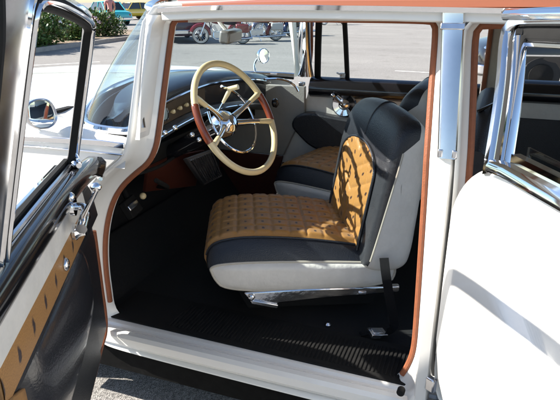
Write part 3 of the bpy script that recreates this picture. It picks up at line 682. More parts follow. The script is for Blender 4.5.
# ---- sill
sp = spline([(-.145, 0, 0), (.0, 0, 0), (.5, 0, 0), (1.0, 0, 0), (1.13, 0, 0)], 30)
SILL = [(.16, .304), (.10, .306), (.070, .310), (.062, .309), (.056, .300), (.048, .299), (.040, .303), (.025, .312), (.008, .310), (-.002, .298), (-.004, .272), (.012, .250), (.10, .245), (.16, .25)]
make('rocker_panel', sweep(sp, [(-a, b) for a, b in SILL], (0, 0, 1)), 'white_paint', car, angle=25)
make('sill_bump_stop', lathe([(0, -.01), (.012, -.01), (.012, .012), (.007, .018), (0, .018)], at(401, 391, y=.0), (0, -1, .3), 16), 'black_rubber', car)
make('rocker_trim', sweep([(1.10, -.012, .30), (1.3, -.012, .30), (1.78, -.012, .30)], [(-.006, -.03), (.006, -.03), (.01, 0), (.006, .03), (-.006, .03)], (0, 0, 1)), 'chrome', car)
make('rocker_panel', sweep([(1.12, 0, 0), (1.5, 0, 0), (1.8, 0, 0)], [(-a, b) for a, b in SILL], (0, 0, 1)), 'white_paint', car, angle=25)

# ---- cabin floor, bulkhead, far side
make('floor_carpet', [box((.8, .81, .278), (2.4, 1.40, .044)), box((-.22, .81, .36), (.06, 1.36, .3), ry=R(-35))], 'carpet', car, bevel=.01)
mats_ = []
for k in range(62):
    x = .165+k*.0137; mats_.append(box((x, .178-.012*(x-.5), .3165), (.007, .15, .004), rz=R(-1)))
tm = make('tread_mat', [box((.48, .180, .3125), (1.15, .205, .006), rz=R(-.6))], 'black_rubber', car, bevel=.002)
make('tread_ribs', mats_, 'black_rubber', tm, bevel=.0015)
make('bulkhead', [box((-.33, .81, .68), (.03, 1.4, .75))], 'carpet', car)
kp = [at(146, 192, x=-.16), at(150, 160, x=-.06), at(205, 150, x=-.02), at(196, 186, x=-.12)]
make('bulkhead_trim', prism([(0, 0), (1, 0), (1, 1), (0, 1)], lambda a, b: kp[0].lerp(kp[3], a).lerp(kp[1].lerp(kp[2], a), b), lambda a, b: kp[0].lerp(kp[3], a).lerp(kp[1].lerp(kp[2], a), b)+Vector((-.02, 0, 0))), 'maroon_trim', car, bevel=.004)
# kick panel on the far side
make('kick_panel', prism([(-.3, .60), (.115, .60), (.16, .7), (.24, .86), (.24, 1.0), (-.3, 1.0)], lambda x, z: (x, 1.475, z), lambda x, z: (x, 1.50, z)), 'grey_vinyl', car, bevel=.006)
make('lower_kick_panel', prism([(-.3, .32), (.06, .32), (.085, .5), (.11, .597), (-.3, .597)], lambda x, z: (x, 1.475, z), lambda x, z: (x, 1.50, z)), 'maroon_trim', car, bevel=.006)
far = empty('passenger_door', parent=car)
def farslab(name, o, y0, y1, m, par, bevel=.006, **k): return make(name, prism(o, lambda x, z: (x, y0, z), lambda x, z: (x, y1, z)), m, par, bevel=bevel, **k)
DO = [(.06, .32), (.075, .5), (.12, .68), (.20, .84), (.24, .94), (.255, 1.0), (1.12, 1.0), (1.12, .32)]
farslab('door_panel', DO, 1.505, 1.61, 'white_vinyl', far)
farslab('lower_panel', [(.075, .33), (.085, .46), (.1, .555), (1.12, .555), (1.12, .33)], 1.497, 1.506, 'maroon_trim', far, .003)
farslab('brocade_strip', [(.50, .835), (.50, .875), (1.1, .885), (1.1, .845)], 1.497, 1.506, 'brown_welt', far, .003)
cap = [(.0, 1.045), (-.03, 1.05), (-.06, 1.035), (-.085, 1.0), (-.085, .968), (-.06, .945), (.0, .945)]
make('door_sill', sweep([(.26, 1.555, 0), (.7, 1.555, 0), (1.13, 1.555, 0)], [(-a, b) for a, b in cap], (0, 0, 1)), 'black_gloss', far, angle=60)
ar = [at(u, v, y=1.47) for u, v in ((292, 124), (298, 114), (312, 111), (345, 118), (385, 122), (392, 150), (330, 152), (312, 146), (300, 134))]
farslab('armrest', [(p.x, p.z) for p in smooth_poly(ar, 2, True)], 1.43, 1.506, 'black_vinyl', far, .012)
cr = at(343.5, 105, y=1.47)
ck = make('window_crank', [lathe([(.0, -.005), (.066, -.005), (.068, .004), (.060, .012), (.03, .006), (.018, .02), (0, .024)], (cr.x, 1.486, cr.z), (0, -1, 0), 32), tube([(cr.x, 1.468, cr.z), (cr.x-.05, 1.455, cr.z+.045)], .007, 8), ball((cr.x-.055, 1.45, cr.z+.05), .012)], 'chrome', far)
hd_ = at(361, 117, y=1.46); make('door_handle', [tube([(hd_.x-.02, 1.48, hd_.z), (hd_.x+.05, 1.47, hd_.z-.005)], .009, 8), ball((hd_.x-.02, 1.48, hd_.z), .014)], 'chrome', far)
fp = [(.285, 1.555, 1.03), (.30, 1.50, 1.22), (.32, 1.44, 1.39)]
make('window_frame', [sweep(fp, rect(-.012, .012, -.016, .016), (1, 0, 0)), sweep([(.452, 1.56, 1.03), (.45, 1.50, 1.22), (.447, 1.445, 1.39)], rect(-.012, .012, -.011, .011), (1, 0, 0))], 'black_rubber', far, bevel=.003)
make('vent_window', grid([[(.31, 1.556, 1.04), (.44, 1.556, 1.04)], [(.325, 1.447, 1.38), (.436, 1.447, 1.38)]]), 'clear_glass', far)
make('vent_latch', [box((.43, 1.54, 1.058), (.03, .02, .03)), tube([(.43, 1.53, 1.06), (.40, 1.52, 1.075)], .005, 6)], 'brushed_chrome', far, bevel=.004)
make('weatherstrip', [tube(spline([(.262, 1.475, 1.40), (.262, 1.50, 1.2), (.245, 1.51, 1.05)], 14), .011, 8), tube(spline([(.225, 1.497, .93), (.17, 1.497, .86), (.10, 1.497, .73), (.065, 1.497, .58), (.055, 1.497, .35)], 24), .011, 8)], 'brown_welt', car)
make('roof_trim', sweep([(.26, 1.48, 1.392), (.7, 1.475, 1.398), (1.2, 1.475, 1.395), (2.1, 1.475, 1.37)], rect(-.012, .012, -.014, .014), (0, 0, 1)), 'brown_welt', car)
# far centre pillar, rear side panel and rear far door
make('far_pillar', grid([[(1.155+dx, 1.505-tumble(z)*.8, z), (1.235+dx, 1.505-tumble(z)*.8, z), (1.235+dx, 1.56-tumble(z)*.8, z), (1.155+dx, 1.56-tumble(z)*.8, z)] for z, dx in ((.32, 0), (1.02, 0), (1.2, 0), (1.41, 0))], True, False, True), 'headliner', car, bevel=.008)
make('weatherstrip', [tube([(x, 1.50-tumble(z)*.8, z) for z in (.9, 1.02, 1.1, 1.2, 1.3, 1.39)], .011, 8) for x in (1.146, 1.244)], 'brown_welt', car)
rfar = empty('passenger_door', parent=car)
farslab('door_panel', [(1.25, .33), (1.25, .98), (2.3, .98), (2.3, .33)], 1.505, 1.61, 'white_vinyl', rfar)
farslab('lower_panel', [(1.25, .34), (1.25, .90), (2.3, .90), (2.3, .34)], 1.497, 1.5055, 'black_vinyl', rfar, .003)
make('door_sill', sweep([(1.25, 1.555, .03), (1.7, 1.555, .03), (2.3, 1.555, .02)], [(-a, b) for a, b in cap], (0, 0, 1)), 'black_gloss', rfar, angle=60)

# ---- dashboard
dash = empty('dashboard', parent=car)
def dtop(y): return 1.122-.085*(abs(y-.81)/.7)**2.0
def dlip(y): return .0+.05*min(1, max(0, (y-.80)/.4))
def dprof(y):
    s = abs(y-.81)/.7; x0 = -.24+.30*s**3; zt_ = dtop(y); L = dlip(y)
    x0 = min(x0, L-.06)
    return [(x0, zt_+.0), (lerp(x0, L, .5), zt_+.006), (L-.035, zt_+.002), (L-.006, zt_-.012), (L+.004, zt_-.026), (L-.004, zt_-.042), (L-.03, zt_-.05), (L-.035, zt_-.13), (L-.012, zt_-.145), (L-.008, zt_-.17), (L-.04, zt_-.19), (-.12, .92), (-.2, .95)]
make('dash_pad', grid([[(x, y, z) for x, z in dprof(y)] for y in [.165+.0215*k for k in range(61)]], True, False, True), 'dash_vinyl', dash, angle=50) if 'dash_vinyl' in MATS else make('dash_pad', grid([[(x, y, z) for x, z in dprof(y)] for y in [.165+.0215*k for k in range(61)]], True, False, True), mat('dash_vinyl', (.014, .017, .024), .25, coat=.25, noise=(30, .2)), dash, angle=50)
make('dash_trim', [tube([(dlip(y)+.004, y, dtop(y)-.034) for y in [.17+.063*k for k in range(21)]], .0055, 8), tube([(dlip(y)-.01, y, dtop(y)-.158) for y in [.17+.063*k for k in range(21)]], .005, 8)], 'chrome', dash)
def dface(y, t, o=0.): return (dlip(y)-.030+o, y, dtop(y)-lerp(.048, .135, t))
make('instrument_panel', grid([[dface(y, t, o) for t, o in ((.04, -.02), (.04, .006), (.96, .003), (.96, -.02))] for y in [.42+.04*k for k in range(11)]], True, False, True), 'instrument_tan', dash, angle=30)
for k in range(5):
    make('knob', lathe([(0, 0), (.005, 0), (.005, .010), (.0085, .012), (.009, .019), (.007, .022), (0, .0225)], dface(.53+.055*k, .55), (1, 0, .2), 18), 'cream_plastic', dash)
for y, r in ((.46, .03),):
    g = make('gauge', lathe([(r*1.1, -.005), (r*1.12, .012), (r, .014), (r*.96, .006), (0, .006)], dface(y, .36, .004), (1, 0, .25), 32), 'chrome', dash)
    make('gauge_face', lathe([(0, 0), (r*.93, 0), (r*.93, .002), (0, .002)], Vector(dface(y, .36, .004))+Vector((.0085, 0, .002)), (1, 0, .25), 32), 'black_gloss', g)
# hooded passenger side with bright arched moulding, ash tray knob
arch_ = [at(u, v, y=yy)+Vector((.012, 0, .004)) for u, v, yy in ((262, 80, 1.2), (275, 79.5, 1.28), (286, 82, 1.33), (293, 87, 1.35), (296, 92, 1.36))]
make('arch_trim', tube(spline(arch_, 18), .006, 8), 'chrome', dash)
kk = at(274, 103, y=1.2); make('radio_knob', lathe([(0, 0), (.022, 0), (.024, .012), (.016, .02), (0, .021)], (kk.x, kk.y, kk.z), (1, -.2, .1), 20), 'black_gloss', dash)
bx = at(302, 84, y=1.44); make('vent_control', box((bx.x, bx.y, bx.z), (.03, .03, .022)), 'brushed_chrome', dash, bevel=.004)
make('under_dash', [box((-.1, .81, .86), (.10, 1.3, .07)), tube(spline([(-.02, .2, .84), (-.02, .4, .82), (-.03, .6, .83)], 12), .008, 8), tube(spline([(.03, .3, .8), (-.05, .5, .7), (-.2, .6, .66)], 12), .01, 6)], 'black_rubber', dash, bevel=.01)
for (u, v, y) in ((165, 133, .3), (192, 135, .42), (199, 140, .44), (175, 128, .34)):
    p = at(u, v, y=y); make('pull_knob', ball(p, .011), 'chrome', dash)
# pedals
pp = [at(u, v, x=-.04+.03*k) for k, (u, v) in enumerate(((205, 185), (223, 176), (212, 149), (187, 158)))]
pc = sum(pp, Vector())/4
ppx = (pp[1]-pp[0]); ppz = (pp[3]-pp[0])
bpd = make('brake_pedal', prism([(0, 0), (1, 0), (1, 1), (0, 1)], lambda a, b: pp[0].lerp(pp[1], a).lerp(pp[3].lerp(pp[2], a), b), lambda a, b: pp[0].lerp(pp[1], a).lerp(pp[3].lerp(pp[2], a), b)+Vector((-.03, .01, -.01))), 'pedal_rubber', car, bevel=.006) if 'pedal_rubber' in MATS else make('brake_pedal', prism([(0, 0), (1, 0), (1, 1), (0, 1)], lambda a, b: pp[0].lerp(pp[1], a).lerp(pp[3].lerp(pp[2], a), b), lambda a, b: pp[0].lerp(pp[1], a).lerp(pp[3].lerp(pp[2], a), b)+Vector((-.03, .01, -.01))), mat('pedal_rubber', (.06, .06, .065), .35), car, bevel=.006)
nrm = ppx.cross(ppz).normalized(); nrm = nrm if nrm.x > 0 else -nrm
make('pedal_ribs', [tube([pp[0].lerp(pp[1], a).lerp(pp[3].lerp(pp[2], a), .08)+nrm*.002, pp[0].lerp(pp[1], a).lerp(pp[3].lerp(pp[2], a), .92)+nrm*.002], .0032, 6) for a in (.08+.84*k/9 for k in range(10))], 'brushed_chrome', bpd)
make('pedal_arm', tube([pc+Vector((-.03, .02, 0)), pc+Vector((-.14, .05, .1))], .014, 8), 'black_rubber', bpd)
q0 = at(131, 207, x=-.12)
pk = make('parking_brake', [box(q0, (.03, .10, .075), ry=R(-30), rz=R(12)), tube([q0, q0+Vector((-.08, .04, .1))], .012, 8)], 'black_rubber', car, bevel=.008)
make('pedal_pad', [box(q0+Vector((.016, -.005, .012)), (.006, .085, .022), ry=R(-30), rz=R(12))], 'brushed_chrome', pk, bevel=.003)
make('pedal_knob', ball(at(143, 196, x=-.1), .014), 'cream_plastic', pk)

# ---- steering
sw = empty('steering_wheel', parent=car)
SC = Vector((.285, .49, 1.02)); ST, SB = R(28), R(-8)
sn = Vector((math.cos(ST)*math.cos(SB), math.sin(SB), math.sin(ST))).normalized()
se1 = sn.cross(Vector((0, 0, 1))).normalized(); se2 = se1.cross(sn)*1.0
if se2.z < 0: se2 = -se2
SR = .218
def sp_(a, r, d=0.): return SC + (se1*math.cos(a)+se2*math.sin(a))*r + sn*d
cdv = bpy.context
def arcp(a0, a1, r, d=0., n=24): return [sp_(lerp(a0, a1, k/(n-1)), r, d) for k in range(n)]
def uvp(P):
    d = P-CAM; return 280+F_PX*d.dot(RT)/d.dot(FW), 200-F_PX*d.dot(UP)/d.dot(FW)
def ang_of(u, v):
    return min((k*math.pi/180 for k in range(360)), key=lambda a: (uvp(sp_(a, SR))[0]-u)**2+(uvp(sp_(a, SR))[1]-v)**2)
aL0, aL1 = ang_of(196, 104), ang_of(212, 143)
aR0, aR1 = ang_of(256, 95), ang_of(269, 122)
def fix(a0, a1):
    d = (a1-a0+math.pi) % (2*math.pi)-math.pi; return a0, a0+d
aL0, aL1 = fix(aL0, aL1); aR0, aR1 = fix(aR0, aR1)
make('rim', tube(arcp(0, 2*math.pi*(1-1/96), SR, 0, 96), .0125, 12, True), 'cream_plastic', sw)
for a0, a1 in ((aL0, aL1), (aR0, aR1)):
    make('grip', tube(arcp(a0, a1, SR, 0, 20), [.010]+[.0142]*18+[.010], 12), 'brown_plastic', sw)
hub = make('hub', lathe([(.0, -.05), (.05, -.05), (.052, -.01), (.04, .008), (.026, .014), (.02, .022), (0, .025)], SC-sn*.045, sn, 28), 'chrome', sw)
for a in (aR0, aR1, aL0+.12, aL1-.05):
    c0, c1 = sp_(a, .045, -.045), sp_(a, SR*.70, -.012)
    make('spoke', tube([c0, c0.lerp(c1, .5)+sn*.004, c1], [.014, .0105, .009], 10), 'chrome', sw)
    make('spoke_tip', tube([c1-(c1-c0)*.04, sp_(a, SR*.86, -.004), sp_(a, SR, 0)], [.0095, .011, .0125], 10), 'cream_plastic', sw)
for a0, a1 in ((aR0, aL0 if aL0 > aR0 else aL0+2*math.pi), (aR1, aR1-1.7)):
    P = [sp_(a0, SR*.62, -.02)] + arcp(lerp(a0, a1, .06), lerp(a0, a1, .94), SR*.60, -.022, 30) + [sp_(a1, SR*.62, -.02)]
    make('horn_ring', tube(P, .0052, 8), 'chrome', sw)
lv0, lv1 = at(215, 117, y=.53), at(231, 88, y=.55)
lv = make('shift_lever', tube([lv0, lv0.lerp(lv1, .55)], .0045, 8), 'chrome', sw)
make('lever_knob', [tube([lv0.lerp(lv1, .5), lv0.lerp(lv1, .8), lv1], [.006, .009, .0075], 10), tube([lv1+Vector((-.012, 0, -.006)), lv1+Vector((.03, 0, .006))], .010, 10)], 'cream_plastic', lv)
make('steering_column', tube([SC-sn*.06, SC-sn*.16, SC-sn*.5], [.042, .036, .03], 16), 'black_gloss', car)
make('column_collar', lathe([(.03, -.02), (.046, -.02), (.048, .02), (.03, .02)], SC-sn*.11, sn, 24), 'chrome', car)

# ---- seats
def rounded_profile(P, n=64, it=3): return resample(smooth_poly(P, it, True), n, True)
def front_seat(name, pivot, rz, bk_loc):
    root = empty(name, (pivot[0], pivot[1], 0), rz, parent=car)
    # cushion sections across (local y), profile in local x (0 = pivot, + rearwards), z
    base = [(-.30, .45), (-.335, .49), (-.35, .54), (-.345, .59), (-.31, .63), (-.2, .648), (0, .634), (.16, .608), (.28, .582), (.345, .555), (.36, .50), (.34, .45), (.15, .44), (-.15, .435)]
    prof = rounded_profile([(x, 0, z) for x, z in base], 96, 2)
    hw = .275
    def sec(s, shrink, f):
        """profile at s across; shrink pulls it in, f squashes the part above the side seam"""
        out = []
        for p in prof:
            cx, cz = .01, .515
            x = cx+(p.x-cx)*(1-shrink); z = cz+(p.z-cz)*(1-shrink)
            if z > .525: z = .525+(z-.525)*(1-f)
            out.append(Vector((x, s, z)))
        return out
    for sgn in (-1, 1):
        rows = [sec(sgn*(hw+.012), .97, .8), sec(sgn*(hw+.0115), .7, .8), sec(sgn*(hw+.009), .4, .8), sec(sgn*(hw+.004), .2, .79), sec(sgn*(hw-.002), .10, .77), sec(sgn*(hw-.008), .055, .75)]
        make('cushion_side', grid(rows, True, False, True), 'white_vinyl', root, angle=80)
        make('cushion_piping', tube(sec(sgn*(hw-.007), .046, .735), .0042, 6, True), 'piping', root)
        rows = [sec(sgn*(hw-.009), .05, .74), sec(sgn*(hw-.014), .03, .62), sec(sgn*(hw-.026), .015, .42), sec(sgn*(hw-.044), .004, .20), sec(sgn*(hw-.064), 0, .06), sec(sgn*(hw-.082), -.002, 0)]
        make('bolster', grid(rows, True), 'black_vinyl', root, angle=60)
        make('bolster_piping', tube([p for p in sec(sgn*(hw-.055), -.006, .10) if p.z > .56 and p.x < .24], .004, 6), 'black_vinyl', root)
    # gold insert: square tufting
    idx = [i for i, p in enumerate(prof) if p.z > .52 and p.x < .30]
    # contiguous run from the front lip to the backrest
    run = sorted(idx, key=lambda i: (prof[i].x+ (0 if prof[i].z > .6 else -.5)))
    path = [prof[i] for i in run]
    # order by arc length from front bottom
    path = sorted(path, key=lambda p: math.atan2(p.z-.45, p.x-.05), reverse=True)
    NL, NW = 150, 110
    path = resample(path, NL); L_ = sum((b-a).length for a, b in zip(path, path[1:]))
    rows, uv = [], []
    cl, cw = .0640, .0626
    for i in range(NL):
        t = (path[min(i+1, NL-1)]-path[max(i-1, 0)]).normalized(); nrm = Vector((-t.z, 0, t.x)); nrm = nrm if nrm.z > -.3 else -nrm
        row = []
        for j in range(NW):
            y = (j/(NW-1)*2-1)*(hw-.056); em = min(1, (hw-.056-abs(y))/.016)*min(1, i/5)
            a = L_*i/(NL-1)/cl; b = (y+hw)/cw; a2 = a
            fa, fb = a2 % 1, b % 1
            h = min(1, 1.25*abs(math.sin(math.pi*fa))**.42)*min(1, 1.25*abs(math.sin(math.pi*fb))**.42)
            row.append(path[i]+Vector((0, y, 0))+nrm*(.001+.0085*h*em)-Vector((0, 0, .012*max(0, (abs(y)-(hw-.085))/.03)**2))); uv.append((a2, b))
        rows.append(row)
    make('cushion_insert', grid(rows), 'gold_brocade', root, uv=uv, angle=180)
    make('seat_base', prism([(-.2, .33), (.28, .33), (.32, .45), (-.26, .45)], lambda x, z: (x, -.2, z), lambda x, z: (x, .2, z)), 'black_rubber', root)
    # bright side valance with its swivel bracket
    for sgn in (-1, 1):
        V = prism([(-.215, .438), (-.19, .392), (-.115, .372), (-.085, .392), (.10, .408), (.36, .420), (.36, .446), (.0, .446)], lambda x, z: (x, sgn*(hw+.004+.02*(.45-z)), z), lambda x, z: (x, sgn*(hw-.02), z))
        vl = make('side_valance', V, 'satin_chrome', root, bevel=.005)
        for b_ in [lathe([(0, -.004), (.014, -.004), (.014, .006), (.008, .012), (0, .012)], (-.188, sgn*(hw+.004), .422), (0, sgn, 0), 16), box((-.14, sgn*(hw+.009), .393), (.10, .008, .016), ry=R(14)), box((.22, sgn*(hw+.006), .424), (.03, .008, .012))]: make('valance_bracket', b_, 'brushed_chrome', vl, bevel=.003)
    # backrest, local z up; leans a little
    # its face meets the cushion along a line turned a little further than the cushion itself
    br = empty('backrest', bk_loc, R(6), parent=root)
    bo = [(.0, .555), (.018, .66), (.036, .76), (.053, .86), (.070, .94), (.095, 1.01), (.135, 1.05), (.185, 1.05), (.218, 1.01), (.215, .93), (.206, .82), (.196, .70), (.186, .58), (.165, .515), (.08, .505), (.01, .525)]
    bprof = rounded_profile([(x, 0, z) for x, z in bo], 150, 2)
    crown = lambda s: .028*(1-(abs(s)/hw)**2)
    def bsec(s, shrink):
        out = []
        for p in bprof:
            cx, cz = .115, .79
            x = cx+(p.x-cx)*(1-shrink); z = cz+(p.z-cz)*(1-shrink*.42)
            if p.z > .9: z += crown(s)*(p.z-.9)/.145 - .03*shrink/.3
            out.append(Vector((x, s, z)))
        return out
    ends = [(-hw-.010, .97), (-hw-.0095, .75), (-hw-.008, .5), (-hw-.005, .30), (-hw+.000, .17), (-hw+.008, .085), (-hw+.020, .035), (-hw+.040, .008)]
    ss = ends + [(-hw+.040+(2*hw-.08)*k/10, 0) for k in range(1, 10)] + [(-a, b) for a, b in reversed(ends)]
    rows = [bsec(s, k) for s, k in ss]
    # the pale shell and the black top/front surround, cut apart along two clean lines
    Vv, Ff = grid(rows, True, False, True)
    bm = bmesh.new(); bv = [bm.verts.new(p) for p in Vv]
    for f in Ff: bm.faces.new([bv[q] for q in f])
    bmesh.ops.recalc_face_normals(bm, faces=bm.faces)
    l0, l1 = Vector((.030, 0, .58)), Vector((.106, 0, .915)); m0, m1 = Vector((.0, 0, .868)), Vector((.235, 0, 1.048))
    def pn(a, b): d = (b-a).normalized(); return Vector((-d.z, 0, d.x))
    n1, n2 = pn(l0, l1), pn(m0, m1)
    for co, no in ((l0, n1), (m0, n2), (Vector((.172, 0, 1.0)), Vector((1, 0, -.25)).normalized())):
        bmesh.ops.bisect_plane(bm, geom=bm.verts[:]+bm.edges[:]+bm.faces[:], dist=1e-5, plane_co=co, plane_no=no)
    bm.verts.ensure_lookup_table(); bm.verts.index_update()
    P_ = [v.co.copy() for v in bm.verts]; A, B, G = [], [], []
    for f in bm.faces:
        c = f.calc_center_median()
        (B if (c-m0).dot(n2) > 0 and (c.x-.172)-.25*(c.z-1.0) < 0 else G if (c-l0).dot(n1) > 0 and c.z > .54 and (c-m0).dot(n2) <= 0 else A).append(tuple(v.index for v in f.verts))
    cutv = [v.co.copy() for v in bm.verts if abs((v.co-l0).dot(n1)) < 2e-4 and v.co.z > .56 and (v.co-m0).dot(n2) < .002]
    cutw = [v.co.copy() for v in bm.verts if abs((v.co-m0).dot(n2)) < 2e-4]
    bm.free()
    def sub_mesh(fs):
        used = sorted({q for f in fs for q in f}); mp = {q: k for k, q in enumerate(used)}
        return [P_[q] for q in used], [tuple(mp[q] for q in f) for f in fs]
    make('backrest_shell', sub_mesh(A), 'white_vinyl', br, angle=60)
    make('backrest_top', sub_mesh(B), 'black_vinyl', br, angle=60)
    make('backrest_bolster', sub_mesh(G), 'silver_vinyl', br, angle=60)
    for sgn in (-1, 1):
        c1 = sorted([p for p in cutv if p.y*sgn > hw-.06], key=lambda p: p.z)
        if len(c1) > 3: make('backrest_piping', tube(resample(c1, 24), .0034, 6), 'piping', br)
    ts = sorted([p for p in bsec(0, -.004) if p.z > .95 and p.x < .20], key=lambda p: p.x)
    make('top_seam', tube(ts, .0028, 6), 'black_vinyl', br)
    # arched gold insert on the front face
    fpath = sorted([p for p in bprof if .575 < p.z < .945 and p.x < lerp(.03, .09, (p.z-.575)/.4)], key=lambda p: p.z)
    NL, NW = 130, 100; fpath = resample(fpath, NL)
    Lb = sum((b-a).length for a, b in zip(fpath, fpath[1:])); rows, uv = [], []
    for i in range(NL):
        t = (fpath[min(i+1, NL-1)]-fpath[max(i-1, 0)]).normalized(); nrm = Vector((-t.z, 0, t.x)); nrm = nrm if nrm.x < 0 else -nrm
        q = i/(NL-1); wd = hw-.072
        if q > .70: wd *= math.sqrt(max(0.02, 1-((q-.70)/.305)**2.4))
        row = []
        for j in range(NW):
            y = (j/(NW-1)*2-1)*wd
            a = Lb*q/.085; b = (y+hw)/.0675
            a2 = a - .75*abs((y)/.14) + .0      # tufts run up towards the edges
            fa, fb = a2 % 1, b % 1
            h = min(1, 1.25*abs(math.sin(math.pi*fa))**.42)*min(1, 1.25*abs(math.sin(math.pi*fb))**.42)
            em = min(1, (wd-abs(y))/.014)*min(1, i/4)*min(1, (NL-1-i)/3)
            row.append(fpath[i]+Vector((0, y, 0))+nrm*(.002+.0075*h*em)); uv.append((a2, b))
        rows.append(row)
    make('backrest_insert', grid(rows), 'gold_brocade', br, uv=uv, angle=180)
    bd = [r[0] for r in rows]+rows[-1]+[r[-1] for r in reversed(rows)]
    make('insert_piping', tube([p+Vector((-.004, 0, 0)) for p in resample(bd, 120)], .0055, 8), 'black_vinyl', br)
    return root
SP, SA = (.500, .562), R(24)
dx_, dy_ = .679-SP[0], .604-SP[1]
seat1 = front_seat('front_seat', SP, SA, (dx_*math.cos(SA)+dy_*math.sin(SA), -dx_*math.sin(SA)+dy_*math.cos(SA), 0))
seat2 = copy_tree(seat1, car); seat2.location = (.610, 1.228, .045); seat2.rotation_euler = (0, 0, R(-14))
# seat belt hanging from the driver's backrest to the floor
bk = at(377, 336, z=.315)
s0, s1, s2 = at(383, 262, y=.36), at(389, 290, y=.34), at(394, 322, y=.36)
bw = [tuple(at(384, 258, y=.37)), tuple(at(386, 275, y=.33)), tuple(at(390, 300, y=.34)), tuple(at(394, 325, y=.36)), tuple(bk+Vector((.03, .015, .01)))]
sb = make('seat_belt', sweep(spline(bw, 24), rect(-.016, .016, -.0015, .0015), (.3, -1, 0)), 'belt_web', car)
make('buckle', [box(bk+Vector((0, 0, .012)), (.062, .048, .018), rz=R(35), ry=R(10)), box(bk+Vector((-.002, -.002, .023)), (.04, .034, .005), rz=R(35), ry=R(10))], 'brushed_chrome', sb, bevel=.004)
make('strap_end', tube(spline([bk+Vector((-.02, 0, .01)), bk+Vector((-.05, -.01, 0)), bk+Vector((-.06, .0, 0))], 8), .006, 6), 'belt_web', sb)
p = at(328, 326, z=.302); make('floor_clip', [lathe([(0, 0), (.012, 0), (.012, .008), (.005, .016), (0, .016)], p, (0, 0, 1), 14)], 'brushed_chrome', car)
# thin bright cable end lying on the carpet below the seat
a, b = at(232, 330, z=.306), at(271, 331, z=.306); make('floor_strip', box((a+b)/2, ((b-a).length, .012, .004), rz=math.atan2((b-a).y, (b-a).x)), 'brushed_chrome', car, bevel=.001)
# rear seat
rs = empty('rear_seat', parent=car)
rc = rounded_profile([(1.42, 0, .40), (1.38, 0, .50), (1.42, 0, .62), (1.7, 0, .62), (1.95, 0, .58), (1.95, 0, .38)], 40, 2)
make('cushion', grid([[(p.x+(.02 if k in (0, 12) else 0), .16+1.3*k/12, p.z) for p in rc] for k in range(13)], True, False, True), 'black_vinyl', rs)
rb = rounded_profile([(1.85, 0, .55), (1.90, 0, .8), (1.98, 0, 1.0), (2.06, 0, 1.05), (2.14, 0, .98), (2.12, 0, .55)], 40, 2)
make('backrest', grid([[(p.x, .16+1.3*k/12, p.z) for p in rb] for k in range(13)], True, False, True), 'black_vinyl', rs)
make('parcel_shelf', box((2.4, .81, 1.0), (.6, 1.4, .03)), 'carpet', car)
# rear seat roll behind the driver; bright bars imitate sky reflections on vinyl
cr_ = empty('rear_seat_roll', parent=car)
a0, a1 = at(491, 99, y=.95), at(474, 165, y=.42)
make('seat_roll', tube([a0+Vector((.02, 0, .02)), a0, a0.lerp(a1, .5), a1], [.03, .05, .055, .05], 14), 'black_vinyl', cr_)
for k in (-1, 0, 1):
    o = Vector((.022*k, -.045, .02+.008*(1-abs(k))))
    make('sheen_bar', tube([a0+o*.7+Vector((0, -.02, -.02)), a0.lerp(a1, .55)+o], .0045, 8), 'brushed_chrome', cr_)
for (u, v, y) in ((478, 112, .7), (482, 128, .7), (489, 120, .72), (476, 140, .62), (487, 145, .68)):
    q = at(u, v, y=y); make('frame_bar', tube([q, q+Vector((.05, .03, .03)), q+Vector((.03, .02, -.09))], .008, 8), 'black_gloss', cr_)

# ---- mirrors
mr = at(231, 36, y=.80)
rv = make('rear_view_mirror', box(mr, (.028, .235, .062), rz=R(8), ry=R(8)), 'mirror_case', car, bevel=.01) if 'mirror_case' in MATS else make('rear_view_mirror', box(mr, (.045, .215, .052), rz=R(10), ry=R(8)), mat('mirror_case', (.22, .215, .21), .3, .3), car, bevel=.01)
make('mirror_stem', tube(spline([mr+Vector((-.02, .0, .02)), mr+Vector((-.06, 0, .07)), mr+Vector((-.07, 0, .14))], 10), .009, 8), 'white_trim', rv)
def fender_mirror(c, stalk, n, r, sq):
    n = Vector(n).normalized()
    if sq:
        h = Vector((0, 0, 1)); e1 = n.cross(h).normalized(); e2 = e1.cross(n)
        out = smooth_poly([(-1.05, -.35, 0), (-.75, .75, 0), (.1, 1.0, 0), (.95, .75, 0), (1.0, -.35, 0), (.4, -.95, 0), (-.6, -.95, 0)], 2, True)
        f = lambda d, k: [c+n*d+(e1*p.x*r*1.12+e2*p.y*r)*k for p in out]
        o = make('side_mirror', grid([f(-.045, .25), f(-.038, .7), f(-.015, .97), f(.006, 1.0), f(.010, .94), f(.003, .88)], True, False, True), 'brushed_chrome', car)
        make('mirror_pane', grid([f(.0035, .87), f(.0045, .6), f(.0045, .02)], True, False, True), 'mirror_glass', o)
    else:
        o = make('side_mirror', lathe([(.0, -.045), (r*.6, -.035), (r*.95, -.012), (r, .004), (r*.93, .008), (r*.88, .003)], c, n, 28), 'chrome', car)
        make('mirror_pane', lathe([(r*.88, .003), (0, .004), (0, .002)], c, n, 28), 'mirror_glass', o)
    make('mirror_stalk', [tube(spline([c-n*.035, c-n*.05+(stalk-c)*.4, stalk], 10), [.008]*9+[.014], 10), lathe([(.03, -.01), (.028, .004), (.012, .012), (0, .012)], stalk, (0, 0, 1), 20)], 'chrome', o)
c_ = at(41, 114, y=.0); fender_mirror(c_, Vector((c_.x-.05, .055, .995)), (.985, -.13, .05), .053, True)
c_ = at(263.5, 56, y=1.53); fender_mirror(c_, Vector((c_.x-.04, 1.52, 1.02)), (.9, -.42, .05), .042, False)

